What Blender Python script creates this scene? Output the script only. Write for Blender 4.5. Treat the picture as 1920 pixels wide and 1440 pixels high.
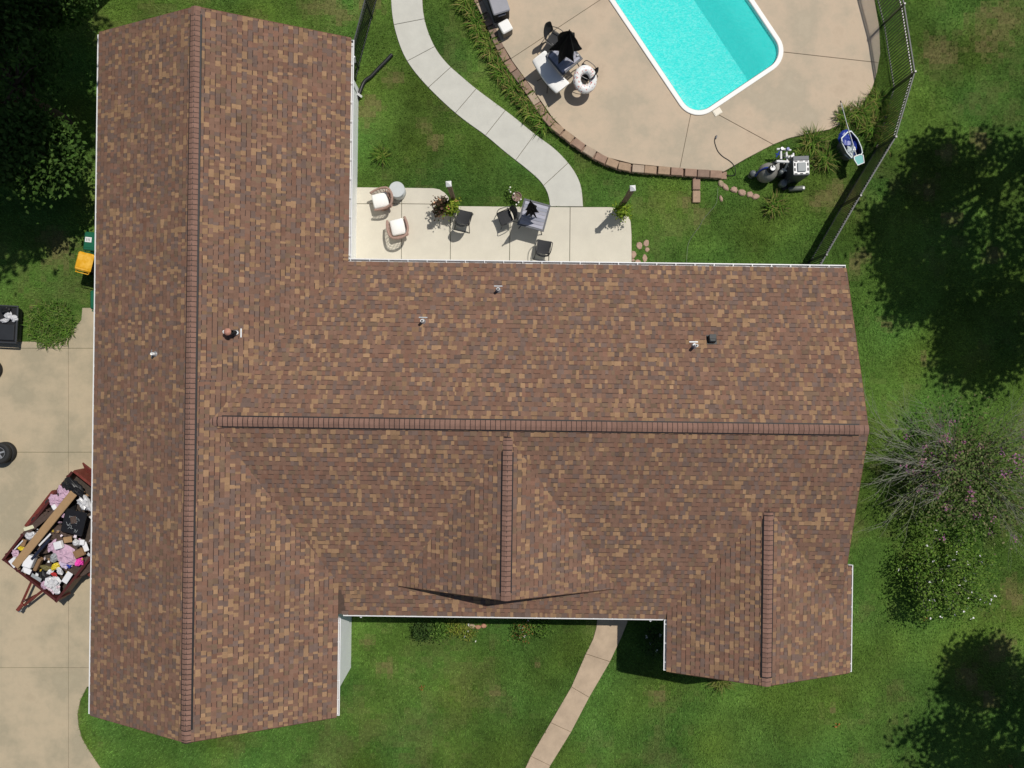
import bpy, math, random
import numpy as np
from mathutils import Vector, Matrix
random.seed(7); rng = np.random.default_rng(11)
R = math.radians
for o in list(bpy.data.objects): bpy.data.objects.remove(o)
SC = bpy.context.scene
COL = SC.collection
# ---------------------------------------------------------------- camera: a drone 25 m up, looking straight down
H = 25.0; F = 1331.0                      # height above the lawn, focal length in photo pixels (1920 wide)
cd = bpy.data.cameras.new('camera'); cam = bpy.data.objects.new('camera', cd); COL.objects.link(cam)
cam.location = (0, 0, H); cd.sensor_width = 36; cd.lens = 36*F/1920; cd.clip_end = 2000; cd.clip_start = .1
SC.camera = cam
# ---------------------------------------------------------------- sky and sun
KX, KY = .39, .405                        # shadow run per metre of height, towards -x and -y
sun_dir = Vector((KX, KY, 1)).normalized()
elev = math.asin(sun_dir.z); azim = math.atan2(sun_dir.x, sun_dir.y)
W = bpy.data.worlds.new('World'); SC.world = W; W.use_nodes = True
nt = W.node_tree; bg = nt.nodes['Background']; sky = nt.nodes.new('ShaderNodeTexSky')
sky.sky_type = 'NISHITA'; sky.sun_disc = False; sky.sun_elevation = elev; sky.sun_rotation = azim
nt.links.new(sky.outputs[0], bg.inputs[0]); bg.inputs[1].default_value = .055
ld = bpy.data.lights.new('sun', 'SUN'); ld.energy = 3.6; ld.angle = R(.53); ld.color = (1, .955, .88)
sun = bpy.data.objects.new('sun', ld); COL.objects.link(sun)
sun.rotation_euler = sun_dir.to_track_quat('Z', 'Y').to_euler()
SC.view_settings.view_transform = 'Standard'; SC.view_settings.look = 'None'
SC.view_settings.exposure = 0.0; SC.view_settings.gamma = 1
SC.render.engine = 'CYCLES'; SC.cycles.use_denoising = True
SC.cycles.max_bounces = 8; SC.cycles.diffuse_bounces = 4; SC.cycles.transparent_max_bounces = 12
SC.render.filter_size = 1.2
# ---------------------------------------------------------------- helpers
def P(px, py, z=0.):                      # photo pixel -> point at height z
    k = (H-z)/F; return Vector(((px-960)*k, (720-py)*k, z))
def ss(a, b, x):
    t = np.clip((x-a)/(b-a), 0, 1); return t*t*(3-2*t)
def gz(x, y):                             # the lawn rises gently towards the pool fence
    return .165*ss(6.6, 8.6, x)*ss(2.2, 4.6, y)
def G(px, py, up=0.):
    z = 0.
    for _ in range(3):
        p = P(px, py, z+up); z = float(gz(p.x, p.y))
    return Vector((p.x, p.y, z+up))
MATS = {}
def mat(name, col, rough=.7, var=.12, scale=8., bump=0., bscale=60., metal=0., attr=False, col2=None, spec=.35, transl=0., coord='pos', fine=0.):
    if name in MATS: return MATS[name]
    m = bpy.data.materials.new(name); m.use_nodes = True; n = m.node_tree; L = n.links
    b = n.nodes['Principled BSDF']; b.inputs['Roughness'].default_value = rough; b.inputs['Metallic'].default_value = metal
    b.inputs['Specular IOR Level'].default_value = spec
    if coord == 'pos':
        tc = n.nodes.new('ShaderNodeNewGeometry').outputs['Position']
    else:
        tc = n.nodes.new('ShaderNodeTexCoord').outputs['Object']
    if attr:
        a = n.nodes.new('ShaderNodeAttribute'); a.attribute_name = 'Col'; src = a.outputs['Color']
    else:
        rg = n.nodes.new('ShaderNodeRGB'); rg.outputs[0].default_value = (*col, 1); src = rg.outputs[0]
    ns = n.nodes.new('ShaderNodeTexNoise'); ns.inputs['Scale'].default_value = scale; ns.inputs['Detail'].default_value = 6; ns.inputs['Roughness'].default_value = .65
    L.new(tc, ns.inputs['Vector'])
    if col2:
        mr = n.nodes.new('ShaderNodeMapRange'); mr.inputs[1].default_value = .42; mr.inputs[2].default_value = .60
        L.new(ns.outputs[0], mr.inputs[0])
        mx = n.nodes.new('ShaderNodeMix'); mx.data_type = 'RGBA'; L.new(mr.outputs[0], mx.inputs[0]); L.new(src, mx.inputs[6]); mx.inputs[7].default_value = (*col2, 1); src = mx.outputs[2]
    def vary(src, nsout, amt):
        mr = n.nodes.new('ShaderNodeMapRange'); mr.inputs[1].default_value = .3; mr.inputs[2].default_value = .7
        mr.inputs[3].default_value = 1-amt; mr.inputs[4].default_value = 1+amt; L.new(nsout, mr.inputs[0])
        mx = n.nodes.new('ShaderNodeVectorMath'); mx.operation = 'SCALE'; L.new(src, mx.inputs[0]); L.new(mr.outputs[0], mx.inputs['Scale'])
        return mx.outputs[0]
    if var: src = vary(src, ns.outputs[0], var)
    if fine:
        nf = n.nodes.new('ShaderNodeTexNoise'); nf.inputs['Scale'].default_value = 90; nf.inputs['Detail'].default_value = 3; L.new(tc, nf.inputs['Vector'])
        src = vary(src, nf.outputs[0], fine)
    L.new(src, b.inputs['Base Color'])
    if bump:
        nb = n.nodes.new('ShaderNodeTexNoise'); nb.inputs['Scale'].default_value = bscale; nb.inputs['Detail'].default_value = 4; L.new(tc, nb.inputs['Vector'])
        bp = n.nodes.new('ShaderNodeBump'); bp.inputs['Strength'].default_value = bump; bp.inputs['Distance'].default_value = .01
        L.new(nb.outputs[0], bp.inputs['Height']); L.new(bp.outputs[0], b.inputs['Normal'])
    if transl:
        t = n.nodes.new('ShaderNodeBsdfTranslucent'); L.new(src, t.inputs[0]); ms = n.nodes.new('ShaderNodeMixShader'); ms.inputs[0].default_value = transl
        L.new(b.outputs[0], ms.inputs[1]); L.new(t.outputs[0], ms.inputs[2]); L.new(ms.outputs[0], n.nodes['Material Output'].inputs[0])
    MATS[name] = m; return m
def tag(o, label=None, cat=None, group=None, kind=None):
    if label: o['label'] = label
    if cat: o['category'] = cat
    if group: o['group'] = group
    if kind: o['kind'] = kind
    return o
def link(name, me, m=None, parent=None, loc=None, rz=0.):
    o = bpy.data.objects.new(name, me); COL.objects.link(o)
    if m is not None and me is not None and not me.materials:
        for q in (m if isinstance(m, (list, tuple)) else [m]): me.materials.append(q)
    if parent is not None: o.parent = parent
    if loc is not None: o.location = loc
    o.rotation_euler[2] = rz
    return o
def thing(name, label, cat, loc=(0, 0, 0), rz=0., group=None):
    o = link(name, None, None, None, loc, rz); o.empty_display_size = .2
    return tag(o, label, cat, group)
def npmesh(name, v, f, col=None, smooth=False, mi=None):     # fast mesh; f: (n,k) array or list of tuples; col per face
    me = bpy.data.meshes.new(name); v = np.asarray(v, dtype=np.float32)
    if isinstance(f, np.ndarray):
        n, k = f.shape; me.vertices.add(len(v)); me.vertices.foreach_set('co', v.ravel())
        me.loops.add(n*k); me.loops.foreach_set('vertex_index', f.astype(np.int32).ravel())
        me.polygons.add(n); me.polygons.foreach_set('loop_start', np.arange(0, n*k, k, dtype=np.int32))
        me.update(calc_edges=True)
    else:
        me.from_pydata([tuple(map(float, p)) for p in v], [], [tuple(int(i) for i in q) for q in f])
    if col is not None:
        c = np.ones((len(col), 4), dtype=np.float32); c[:, :3] = np.asarray(col)[:, :3]
        a = me.attributes.new('Col', 'FLOAT_COLOR', 'FACE'); a.data.foreach_set('color', c.ravel())
    if mi is not None: me.polygons.foreach_set('material_index', np.asarray(mi, dtype=np.int32))
    if smooth: me.polygons.foreach_set('use_smooth', [True]*len(me.polygons))
    me.validate(); me.update(); return me
class MB:
    def __init__(s): s.v = []; s.f = []; s.c = []; s.cur = None
    def add(s, v, f, M=None):
        b = len(s.v)
        s.v += [tuple(M @ Vector(p)) for p in v] if M is not None else [tuple(p) for p in v]
        s.f += [tuple(b+i for i in q) for q in f]; s.c += [s.cur]*len(f); return s
    def box(s, c, d, rz=0., bev=0., M=None, taper=1.):       # chamfered box centred at c
        x, y, z = d[0]/2, d[1]/2, d[2]/2; b = min(bev, x*.9, y*.9, z*.9)
        T = Matrix.Translation(c) @ Matrix.Rotation(rz, 4, 'Z')
        if M is not None: T = M @ T
        if b <= 0:
            v = [(-x*taper, -y*taper, -z), (x*taper, -y*taper, -z), (x*taper, y*taper, -z), (-x*taper, y*taper, -z), (-x, -y, z), (x, -y, z), (x, y, z), (-x, y, z)]
            f = [(3, 2, 1, 0), (4, 5, 6, 7), (0, 1, 5, 4), (1, 2, 6, 5), (2, 3, 7, 6), (3, 0, 4, 7)]
            return s.add(v, f, T)
        v = []; 
        def ring(xx, yy, zz, bb):
            v.extend([(-xx+bb, -yy, zz), (xx-bb, -yy, zz), (xx, -yy+bb, zz), (xx, yy-bb, zz), (xx-bb, yy, zz), (-xx+bb, yy, zz), (-xx, yy-bb, zz), (-xx, -yy+bb, zz)])
        ring((x-b)*taper, (y-b)*taper, -z, b*.5); ring(x*taper, y*taper, -z+b, b); ring(x, y, z-b, b); ring(x-b, y-b, z, b*.5)
        f = [tuple(range(7, -1, -1)), tuple(range(24, 32))]
        for k in range(3):
            for i in range(8): j = (i+1) % 8; f.append((k*8+i, k*8+j, k*8+8+j, k*8+8+i))
        return s.add(v, f, T)
    def prism(s, poly, z0, z1, bev=0.):
        n = len(poly)
        if sum(poly[i][0]*poly[(i+1) % n][1]-poly[(i+1) % n][0]*poly[i][1] for i in range(n)) < 0: poly = poly[::-1]
        lv = [[(p[0], p[1], z0) for p in poly]]
        if bev:
            lv.append([(p[0], p[1], z1-bev) for p in poly]); lv.append([(p[0], p[1], z1) for p in inset(poly, bev)])
        else: lv.append([(p[0], p[1], z1) for p in poly])
        v = [p for l in lv for p in l]; m = len(lv)
        f = [tuple(range(n-1, -1, -1)), tuple(range((m-1)*n, m*n))]
        for k in range(m-1):
            for i in range(n): j = (i+1) % n; f.append((k*n+i, k*n+j, k*n+n+j, k*n+n+i))
        return s.add(v, f)
    def tube(s, path, r, n=6, cap=True, M=None):
        path = [Vector(p) for p in path]; m = len(path); rr = r if isinstance(r, (list, tuple)) else [r]*m
        v = []; up = None
        for i, p in enumerate(path):
            t = (path[min(i+1, m-1)]-path[max(i-1, 0)]).normalized()
            if up is None: up = Vector((0, 0, 1)) if abs(t.z) < .9 else Vector((1, 0, 0))
            a = t.cross(up).normalized(); 
            if a.length < .1: a = Vector((1, 0, 0))
            b = a.cross(t); up = b
            for k in range(n):
                w = 2*math.pi*k/n; v.append(tuple(p+(a*math.cos(w)+b*math.sin(w))*rr[i]))
        f = [(i*n+k, i*n+(k+1) % n, (i+1)*n+(k+1) % n, (i+1)*n+k) for i in range(m-1) for k in range(n)]
        if cap: f += [tuple(range(n-1, -1, -1)), tuple(range((m-1)*n, m*n))]
        return s.add(v, f, M)
    def lathe(s, prof, n=20, c=(0, 0, 0), M=None, sx=1., sy=1.):
        v = []; m = len(prof)
        for r, z in prof:
            for k in range(n): w = 2*math.pi*k/n; v.append((c[0]+r*sx*math.cos(w), c[1]+r*sy*math.sin(w), c[2]+z))
        f = [(i*n+k, i*n+(k+1) % n, (i+1)*n+(k+1) % n, (i+1)*n+k) for i in range(m-1) for k in range(n)]
        f += [tuple(range(n-1, -1, -1)), tuple(range((m-1)*n, m*n))]
        return s.add(v, f, M)
    def mesh(s, name, smooth=False):
        col = [c or (.5, .5, .5) for c in s.c] if any(c is not None for c in s.c) else None
        return npmesh(name, s.v, s.f, col, smooth)
    def build(s, name, m, parent=None, smooth=False, loc=None, rz=0.):
        return link(name, s.mesh(name, smooth), m, parent, loc, rz)
def inset(poly, d):                        # move each edge of a counter-clockwise polygon inwards by d
    n = len(poly); out = []
    for i in range(n):
        p0, p1, p2 = (Vector(poly[(i+k-1) % n][:2]) for k in range(3))
        a = (p1-p0).normalized(); b = (p2-p1).normalized()
        na = Vector((-a.y, a.x)); nb = Vector((-b.y, b.x)); q = na+nb
        if q.length < 1e-4: q = na
        q = q.normalized(); k = max(.35, q.dot(na)); out.append((p1.x+q.x*d/k, p1.y+q.y*d/k))
    return out
def ccw(poly):
    n = len(poly)
    return poly if sum(poly[i][0]*poly[(i+1) % n][1]-poly[(i+1) % n][0]*poly[i][1] for i in range(n)) > 0 else poly[::-1]
def inpoly(x, y, poly):
    ins = np.zeros(x.shape, bool); n = len(poly)
    for i in range(n):
        x0, y0 = poly[i][:2]; x1, y1 = poly[(i+1) % n][:2]
        if y0 == y1: continue
        c = ((y0 > y) != (y1 > y)) & (x < (x1-x0)*(y-y0)/(y1-y0)+x0); ins ^= c
    return ins
def copy_tree(o, parent=None):
    c = o.copy(); COL.objects.link(c); c.parent = parent
    for ch in list(o.children): copy_tree(ch, c)
    return c
def spline(pts, n=8):                       # Catmull-Rom through pts
    pts = [Vector(p) for p in pts]; out = []
    for i in range(len(pts)-1):
        p0, p1, p2, p3 = pts[max(i-1, 0)], pts[i], pts[i+1], pts[min(i+2, len(pts)-1)]
        for k in range(n):
            t = k/n; out.append(.5*((2*p1)+(p2-p0)*t+(2*p0-5*p1+4*p2-p3)*t*t+(3*p1-p0-3*p2+p3)*t**3))
    return out+[pts[-1]]
def vnoise(x, y, s, seed=0):                # smooth value noise on numpy arrays
    r = np.random.default_rng(seed); T = r.random((128, 128)); c, w = math.cos(seed*1.3+.6), math.sin(seed*1.3+.6); x, y = (x*c-y*w)*s+50, (x*w+y*c)*s+50
    i = np.floor(x).astype(int); j = np.floor(y).astype(int); u = x-i; v = y-j; u = u*u*(3-2*u); v = v*v*(3-2*v)
    g = lambda a, b: T[a % 128, b % 128]
    return (g(i, j)*(1-u)+g(i+1, j)*u)*(1-v)+(g(i, j+1)*(1-u)+g(i+1, j+1)*u)*v
# ================================================================ the setting
BLOCK = []                                  # polygons where no grass grows
M_patio = mat('patio_concrete', (.585, .545, .455), .85, .05, 1.6, .15, 120, fine=.05)
M_walk = mat('walkway_concrete', (.545, .535, .48), .85, .06, 2.2, .15, 120, fine=.05)
M_front = mat('front_walk_concrete', (.45, .345, .245), .88, .17, 1.6, .2, 90, fine=.09)
M_drive = mat('driveway_concrete', (.50, .41, .28), .88, .20, .55, .2, 90, col2=(.32, .275, .19), fine=.08)
M_deck = mat('pool_deck_concrete', (.58, .46, .335), .85, .20, .55, .2, 90, col2=(.39, .33, .245), fine=.08)
M_soil = mat('joint_soil', (.17, .14, .10), .95, .2, 12)
def slabs(name, polys, z0, z1, m, gap=.011, label=None, block=True):
    """a paved area: a dark bed with one child for each slab, joints left open between them"""
    bed = MB()
    root = None
    for i, poly in enumerate(polys):
        poly = ccw([(p[0], p[1]) for p in poly])
        bed.prism(inset(poly, .02) if len(poly) < 9 else poly, z0, z1-.022)
        if block: BLOCK.append(poly)
    root = bed.build(name, M_soil); tag(root, label, kind='structure')
    for poly in polys:
        poly = ccw([(p[0], p[1]) for p in poly])
        b = MB(); b.prism(inset(poly, gap), z1-.06, z1, .006); b.build('slab', m, root)
    return root
def pp(pts, z): return [tuple(P(x, y, z))[:2] for x, y in pts]
# patio
pz = .05
pat = [[(640, 350.5), (753, 351.5), (753, 382), (640, 382)],
       [(753, 351.5), (812, 352.5), (824, 354.5), (834, 361), (841, 369), (844, 378), (845, 383), (753, 382)],
       [(640, 382), (753, 382), (752, 560), (640, 560)], [(753, 382), (845, 383), (843.5, 560), (752, 560)],
       [(845, 383), (852, 386), (957, 387), (954, 560), (843.5, 560)], [(957, 387), (1069, 388), (1067.5, 560), (954, 560)],
       [(1069, 388), (1146, 388), (1158, 391), (1172, 399), (1180, 407), (1183, 417), (1184.5, 440), (1185, 560), (1067.5, 560)]]
slabs('patio', [pp(q, pz) for q in pat], -.05, pz, M_patio, .009, 'cream concrete patio in the corner of the house')
# curving walkway
wl = [(733, -60), (733, 0), (737, 40), (746, 75), (758, 105), (776, 133), (803, 164), (838, 198), (870, 225), (910, 254), (947, 285), (985, 315), (1011, 338), (1024, 357), (1029, 372), (1031, 387.2)]
wr = [(791, -60), (792, 0), (795, 30), (803, 60), (818, 92), (838, 118), (862, 140), (893, 166), (925, 190), (960, 216), (1003, 251), (1038, 277), (1062, 301), (1080, 326), (1090, 352), (1093.5, 387.4)]
L = spline([P(x, y, .03) for x, y in wl], 6); Rr = spline([P(x, y, .03) for x, y in wr], 6)
jl = [(733, -60), (739, 47), (764, 113), (805, 166), (857, 211), (913, 256), (966, 299), (1021, 346), (1031, 387.2)]
jr = [(791, -60), (797, 35), (815, 87), (846, 124), (893, 167), (948, 211), (1004, 252), (1063, 304), (1093.5, 387.4)]
near = lambda A, q: min(range(len(A)), key=lambda i: (A[i]-P(*q, .03)).length)
wp = []
for k in range(len(jl)-1):
    a0, a1, b0, b1 = near(L, jl[k]), near(L, jl[k+1]), near(Rr, jr[k]), near(Rr, jr[k+1])
    wp.append([tuple(p)[:2] for p in L[a0:a1+1]]+[tuple(p)[:2] for p in Rr[b0:b1+1][::-1]])
slabs('walkway', wp, -.05, .03, M_walk, .008, 'pale grey curving concrete walkway')
# front walk
fl = [(1124, 1120), (1118, 1176), (1112, 1198), (1098, 1226), (1071, 1288), (1032, 1355), (995, 1418), (975, 1462)]
fr = [(1182, 1120), (1177, 1166), (1166, 1194), (1144, 1241), (1105, 1308), (1071, 1373), (1032, 1436), (1015, 1470)]
fj = [(0, 3), (3, 4), (4, 5), (5, 6), (6, 7)]
slabs('front_walk', [pp(fl[a:b+1]+fr[a:b+1][::-1], .03) for a, b in fj], -.05, .03, M_front, .008, 'tan concrete front walk to the porch')
# driveway
def clip(poly, a, b, c):                    # keep a*x+b*y<=c
    out = []
    for i in range(len(poly)):
        p, q = poly[i], poly[(i+1) % len(poly)]; dp, dq = a*p[0]+b*p[1]-c, a*q[0]+b*q[1]-c
        if dp <= 0: out.append(p)
        if dp*dq < 0: t = dp/(dp-dq); out.append((p[0]+(q[0]-p[0])*t, p[1]+(q[1]-p[1])*t))
    return out
drv = [(-420, 642), (112, 640), (138, 616), (152, 600), (154, 577), (300, 577), (300, 1288), (163, 1288), (150, 1314), (145, 1340), (147, 1362), (153, 1384), (166, 1407), (188, 1440), (232, 1500), (300, 1580), (-420, 1580)]
dp = []
for x0, x1 in ((-999, -200), (-200, 128), (128, 999)):
    for y0, y1 in ((0, 653), (653, 848), (848, 1252), (1252, 1999)):
        q = clip(clip(clip(clip(drv, 1, 0, x1), -1, 0, -x0), 0, 1, y1), 0, -1, -y0)
        if len(q) > 2: dp.append(pp(q, .02))
slabs('driveway', dp, -.06, .02, M_drive, .005, 'tan concrete driveway beside the trailer')
# ---------------------------------------------------------------- pool
DZ = .2
c0 = P(1298, 233, DZ); c1 = P(1485, 107.5, DZ)
ex = (c1-c0).normalized(); PW = (c1-c0).length; ey = Vector((-ex.y, ex.x, 0)); PL = 9.2
def outline(d, r, n=10):                    # rounded rectangle, inset by d
    out = []
    for (u, v, a0) in ((PW-d-r, d+r, -90), (PW-d-r, PL-d-r, 0), (d+r, PL-d-r, 90), (d+r, d+r, 180)):
        for k in range(n+1):
            a = R(a0+90*k/n); p = c0+ex*(u+r*math.cos(a))+ey*(v+r*math.sin(a)); out.append((p.x, p.y))
    return out
rim = outline(.03, .78)
BLOCK.append(outline(0, .8))
def along(a, b):                            # pool rim between two pixels, the short way
    i = min(range(len(rim)), key=lambda k: (Vector(rim[k])-P(*a, DZ).xy).length); j = min(range(len(rim)), key=lambda k: (Vector(rim[k])-P(*b, DZ).xy).length)
    n = len(rim); f = (j-i) % n
    return [rim[(i+k) % n] for k in range(f+1)] if f <= n/2 else [rim[(i-k) % n] for k in range(n-f+1)]
inner = [(800, -210), (850, -115), (880, -50), (903, 0), (921, 38), (939, 79), (960, 114), (997, 165), (1035, 220), (1055, 240), (1095, 270), (1137, 295), (1185, 307), (1277, 316), (1357, 322)]
east = [(1357, 322), (1400, 297), (1440, 276), (1480, 259), (1520, 250), (1555, 243), (1590, 226), (1618, 196), (1636, 165), (1645, 135), (1651, 100), (1649, 50), (1640, 0), (1622, -60), (1590, -140)]
d2 = lambda q: pp(q, DZ)
topL = P(1029-20, -165, DZ); 
def lerp2(a, b, t): return (a[0]+(b[0]-a[0])*t, a[1]+(b[1]-a[1])*t)
farL = tuple((c0+ey*PL*.62).xy); farR = tuple((c0+ex*PW+ey*PL*.62).xy); j1 = tuple(P(1134, -6, DZ).xy)
# points on the straight sides so that slab edges follow the rim
def side(px): p = P(*px, DZ); q = p-c0; u = q.dot(ex); v = q.dot(ey); return tuple((c0+ex*(.03 if u < PW/2 else PW-.03)+ey*v).xy)
polys = [d2(inner[:6])+d2([(958, 110)])+[side((1134, -6)), side((1034, -156))],
         d2([(958, 110)])+d2(inner[6:13])+d2([(1274.5, 315.8)])+along((1294, 214), (1252, 165))+[side((1134, -6))],
         d2([(1274.5, 315.8)])+d2(inner[13:])+d2(east[1:3])+d2([(1450, 271)])+along((1386, 172), (1294, 214)),
         d2([(1450, 271)])+d2(east[3:10])+d2([(1648, 117.5)])+along((1463, 95), (1386, 172)),
         d2([(1648, 117.5)])+d2(east[10:])+[side((1270, -210))]+along((1450, 60), (1463, 95))]
slabs('pool_deck', polys, -.05, DZ, M_deck, .008, 'tan concrete pool deck')
M_white = mat('white_coping', (.82, .81, .78), .5, .03, 3)
M_liner = mat('pool_liner', (.55, .95, .93), .5, .04, 1.2, spec=.0)
M_step = mat('pool_step', (.72, .90, .87), .5, .03, 2)
cp = MB(); A = outline(0, .8); B_ = outline(.16, .66); n = len(A)
v = [(*p, .19) for p in A]+[(*p, .232) for p in A]+[(*p, .238) for p in outline(.02, .78)]+[(*p, .238) for p in outline(.14, .68)]+[(*p, .225) for p in B_]+[(*p, .02) for p in B_]
cp.add(v, [(k*n+i, k*n+(i+1) % n, (k+1)*n+(i+1) % n, (k+1)*n+i) for k in range(5) for i in range(n)])
pool = thing('swimming_pool', 'rectangular turquoise swimming pool with white coping and rounded corners', 'pool', (0, 0, 0))
cp.build('coping', M_white, pool)
w = MB(); FL = outline(.18, .64); fl2 = outline(.28, .54)
DEP = -1.25
w.add([(*p, .21) for p in FL]+[(*p, DEP+.1) for p in FL]+[(*p, DEP) for p in fl2], [(k*n+(i+1) % n, k*n+i, (k+1)*n+i, (k+1)*n+(i+1) % n) for k in range(2) for i in range(n)]+[tuple(2*n+i for i in range(n))])
w.build('basin', M_liner, pool)
st = MB(); q = lambda u, v: tuple((c0+ex*u+ey*v).xy)
st.prism([q(.17, 2.2), q(.17, .7), q(.32, .36), q(.7, .17), q(.95, .3), q(.62, .9), q(.56, 2.05), q(.4, 2.2)], DEP+.02, -.25, .03)
st.build('bench_step', M_step, pool)
# water: flat tinted sheet, rippling light painted in as a noise pattern
wm = bpy.data.materials.new('pool_water'); wm.use_nodes = True; N = wm.node_tree; N.nodes.clear(); LK = N.links
out = N.nodes.new('ShaderNodeOutputMaterial'); tr = N.nodes.new('ShaderNodeBsdfTransparent'); gl = N.nodes.new('ShaderNodeBsdfGlossy'); mx = N.nodes.new('ShaderNodeMixShader')
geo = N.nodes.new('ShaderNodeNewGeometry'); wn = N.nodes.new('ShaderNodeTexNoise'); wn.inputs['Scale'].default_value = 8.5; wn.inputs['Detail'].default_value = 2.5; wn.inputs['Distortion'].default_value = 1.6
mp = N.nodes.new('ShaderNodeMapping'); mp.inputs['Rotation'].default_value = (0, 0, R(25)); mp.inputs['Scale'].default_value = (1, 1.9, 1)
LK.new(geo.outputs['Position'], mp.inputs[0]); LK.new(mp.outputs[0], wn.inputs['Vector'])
bp = N.nodes.new('ShaderNodeBump'); bp.inputs['Strength'].default_value = .3; bp.inputs['Distance'].default_value = .03; LK.new(wn.outputs[0], bp.inputs['Height'])
fr_ = N.nodes.new('ShaderNodeFresnel'); fr_.inputs[0].default_value = 1.33; LK.new(bp.outputs[0], fr_.inputs['Normal']); LK.new(bp.outputs[0], gl.inputs['Normal']); gl.inputs['Roughness'].default_value = .65
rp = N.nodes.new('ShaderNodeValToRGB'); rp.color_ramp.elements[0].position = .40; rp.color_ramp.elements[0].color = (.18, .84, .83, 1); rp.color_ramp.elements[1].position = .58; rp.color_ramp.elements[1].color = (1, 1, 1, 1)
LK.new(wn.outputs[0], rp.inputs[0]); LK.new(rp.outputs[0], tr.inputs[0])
LK.new(fr_.outputs[0], mx.inputs[0]); df = N.nodes.new('ShaderNodeBsdfDiffuse'); df.inputs[0].default_value = (.0, .80, .76, 1); ms = N.nodes.new('ShaderNodeMixShader'); ms.inputs[0].default_value = .48; LK.new(tr.outputs[0], ms.inputs[1]); LK.new(df.outputs[0], ms.inputs[2]); LK.new(ms.outputs[0], mx.inputs[1]); LK.new(gl.outputs[0], mx.inputs[2]); LK.new(mx.outputs[0], out.inputs[0])  # turquoise diffuse share stands in for light scattered inside the water
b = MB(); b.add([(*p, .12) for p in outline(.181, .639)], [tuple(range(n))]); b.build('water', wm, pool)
# ---------------------------------------------------------------- lawn: one sheet to the horizon, with a hole for the pool
DRY = [(690, 215, .5), (700, 195, .4), (688, 10, .7), (610, 15, .8), (640, 30, .5), (735, 150, .45), (798, 235, .3), (820, 265, .35), (1665, 612, .33), (1732, 675, .3), (1605, 500, .45), (1612, 490, .35), (1562, 370, .7), (1590, 365, .5), (1530, 380, .5),
       (688, 1200, .3), (722, 1250, .5), (925, 1295, .45), (1235, 1303, .5), (1007, 1243, .2), (1290, 380, .4), (1310, 400, .5), (1150, 400, .2), (1600, 60, .3), (1850, 70, 1.1), (1870, 30, 1.0), (1770, 290, .4), (1830, 260, .5), (1740, 360, .4), (1780, 410, .4), (1860, 480, .4), (1750, 110, .8), (62, 578, .3), (110, 465, .8), (1560, 1330, .15), (1820, 1270, .6), (1860, 1310, .5), (1870, 1220, .7), (1790, 1100, .6), (1905, 1120, .9)]
def dryness(x, y):
    d = .55*vnoise(x, y, .55, 1)+.35*vnoise(x, y, 1.7, 2)+.35*vnoise(x, y, 4.5, 3)
    d = np.clip((d-.68)*.9, 0, .24)
    j = .6*(vnoise(x, y, 2.2, 5)-.5)+.5*(vnoise(x, y, 6, 6)-.5)+.5*(vnoise(x, y, 14, 7)-.5)
    for px, py, r in DRY:
        p = P(px, py); q = np.hypot(x-p.x, y-p.y)/r+j*1.2; d = np.maximum(d, np.clip((1.0-q)*.75, 0, .62))
    return d
def fgrid(a, b, s): return list(np.arange(a, b+1e-6, s))
xs = np.array([-900, -400, -180, -90, -50, -33]+fgrid(-24, 24, .2)+[33, 50, 90, 180, 400, 900.]); ys = np.array([-900, -400, -180, -90, -50, -30]+fgrid(-19, 19, .2)+[30, 50, 90, 180, 400, 900.])
X, Y = np.meshgrid(xs, ys); Z = gz(X, Y)+.012*(vnoise(X, Y, .5, 9)-.5)
nx, ny = len(xs), len(ys); I = np.arange(nx*ny).reshape(ny, nx)
Fq = np.stack([I[:-1, :-1], I[:-1, 1:], I[1:, 1:], I[1:, :-1]], -1).reshape(-1, 4)
cx = X.ravel()[Fq].mean(1); cy = Y.ravel()[Fq].mean(1)
keep = ~inpoly(cx, cy, outline(-.25, 1.0)); Fq = Fq[keep]; cx, cy = cx[keep], cy[keep]
def lawn_col(x, y, dry):
    g = .5*vnoise(x, y, .9, 21)+.5*vnoise(x, y, 2.6, 22)
    h_ = vnoise(x, y, .7, 28); c = np.stack([.064+.046*g+.030*h_, .156+.066*g, .028+.016*g-.006*h_], -1)
    c = c*(.46+1.22*(.5*vnoise(x, y, .45, 25)+.3*vnoise(x, y, 1.4, 26)+.2*vnoise(x, y, 5.5, 27)))[:, None]; t = np.array([.25, .19, .09]); return c*(1-dry[:, None])+t*dry[:, None]
d = dryness(cx, cy); lc = lawn_col(cx, cy, d)*.62
lawn = link('lawn', npmesh('lawn', np.stack([X.ravel(), Y.ravel(), Z.ravel()-.006], -1), Fq, lc), mat('lawn_soil', (.05, .07, .02), .95, .35, 9, .6, 70, attr=True, fine=.3, spec=.1)); tag(lawn, 'green lawn with dry brown patches round the house', kind='structure')
# ================================================================ the house
HROT = -.0133
house = thing('house', 'single storey house under a brown shingled cross gable roof with white gutters', 'house', (0, 0, 0), HROT)
M_wall = mat('white_siding', (.88, .90, .885), .7, .04, 2)
M_deckw = mat('roof_underlay', (.10, .065, .05), .9, .2, 10)
M_sh = mat('shingle_granules', (.2, .1, .07), .92, .10, 3.0, .35, 160, attr=True, fine=.17, spec=.15)
M_cap = mat('ridge_cap_granules', (.17, .095, .068), .92, .12, 5, .35, 160, attr=True, fine=.16, spec=.15)
M_vent = mat('ridge_vent_plastic', (.018, .017, .018), .6, .1, 5)
M_gut = mat('white_gutter_metal', (.80, .80, .80), .35, .04, 4, spec=.5)
M_rake = mat('brown_drip_edge', (.15, .075, .05), .6, .1, 6)
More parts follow.
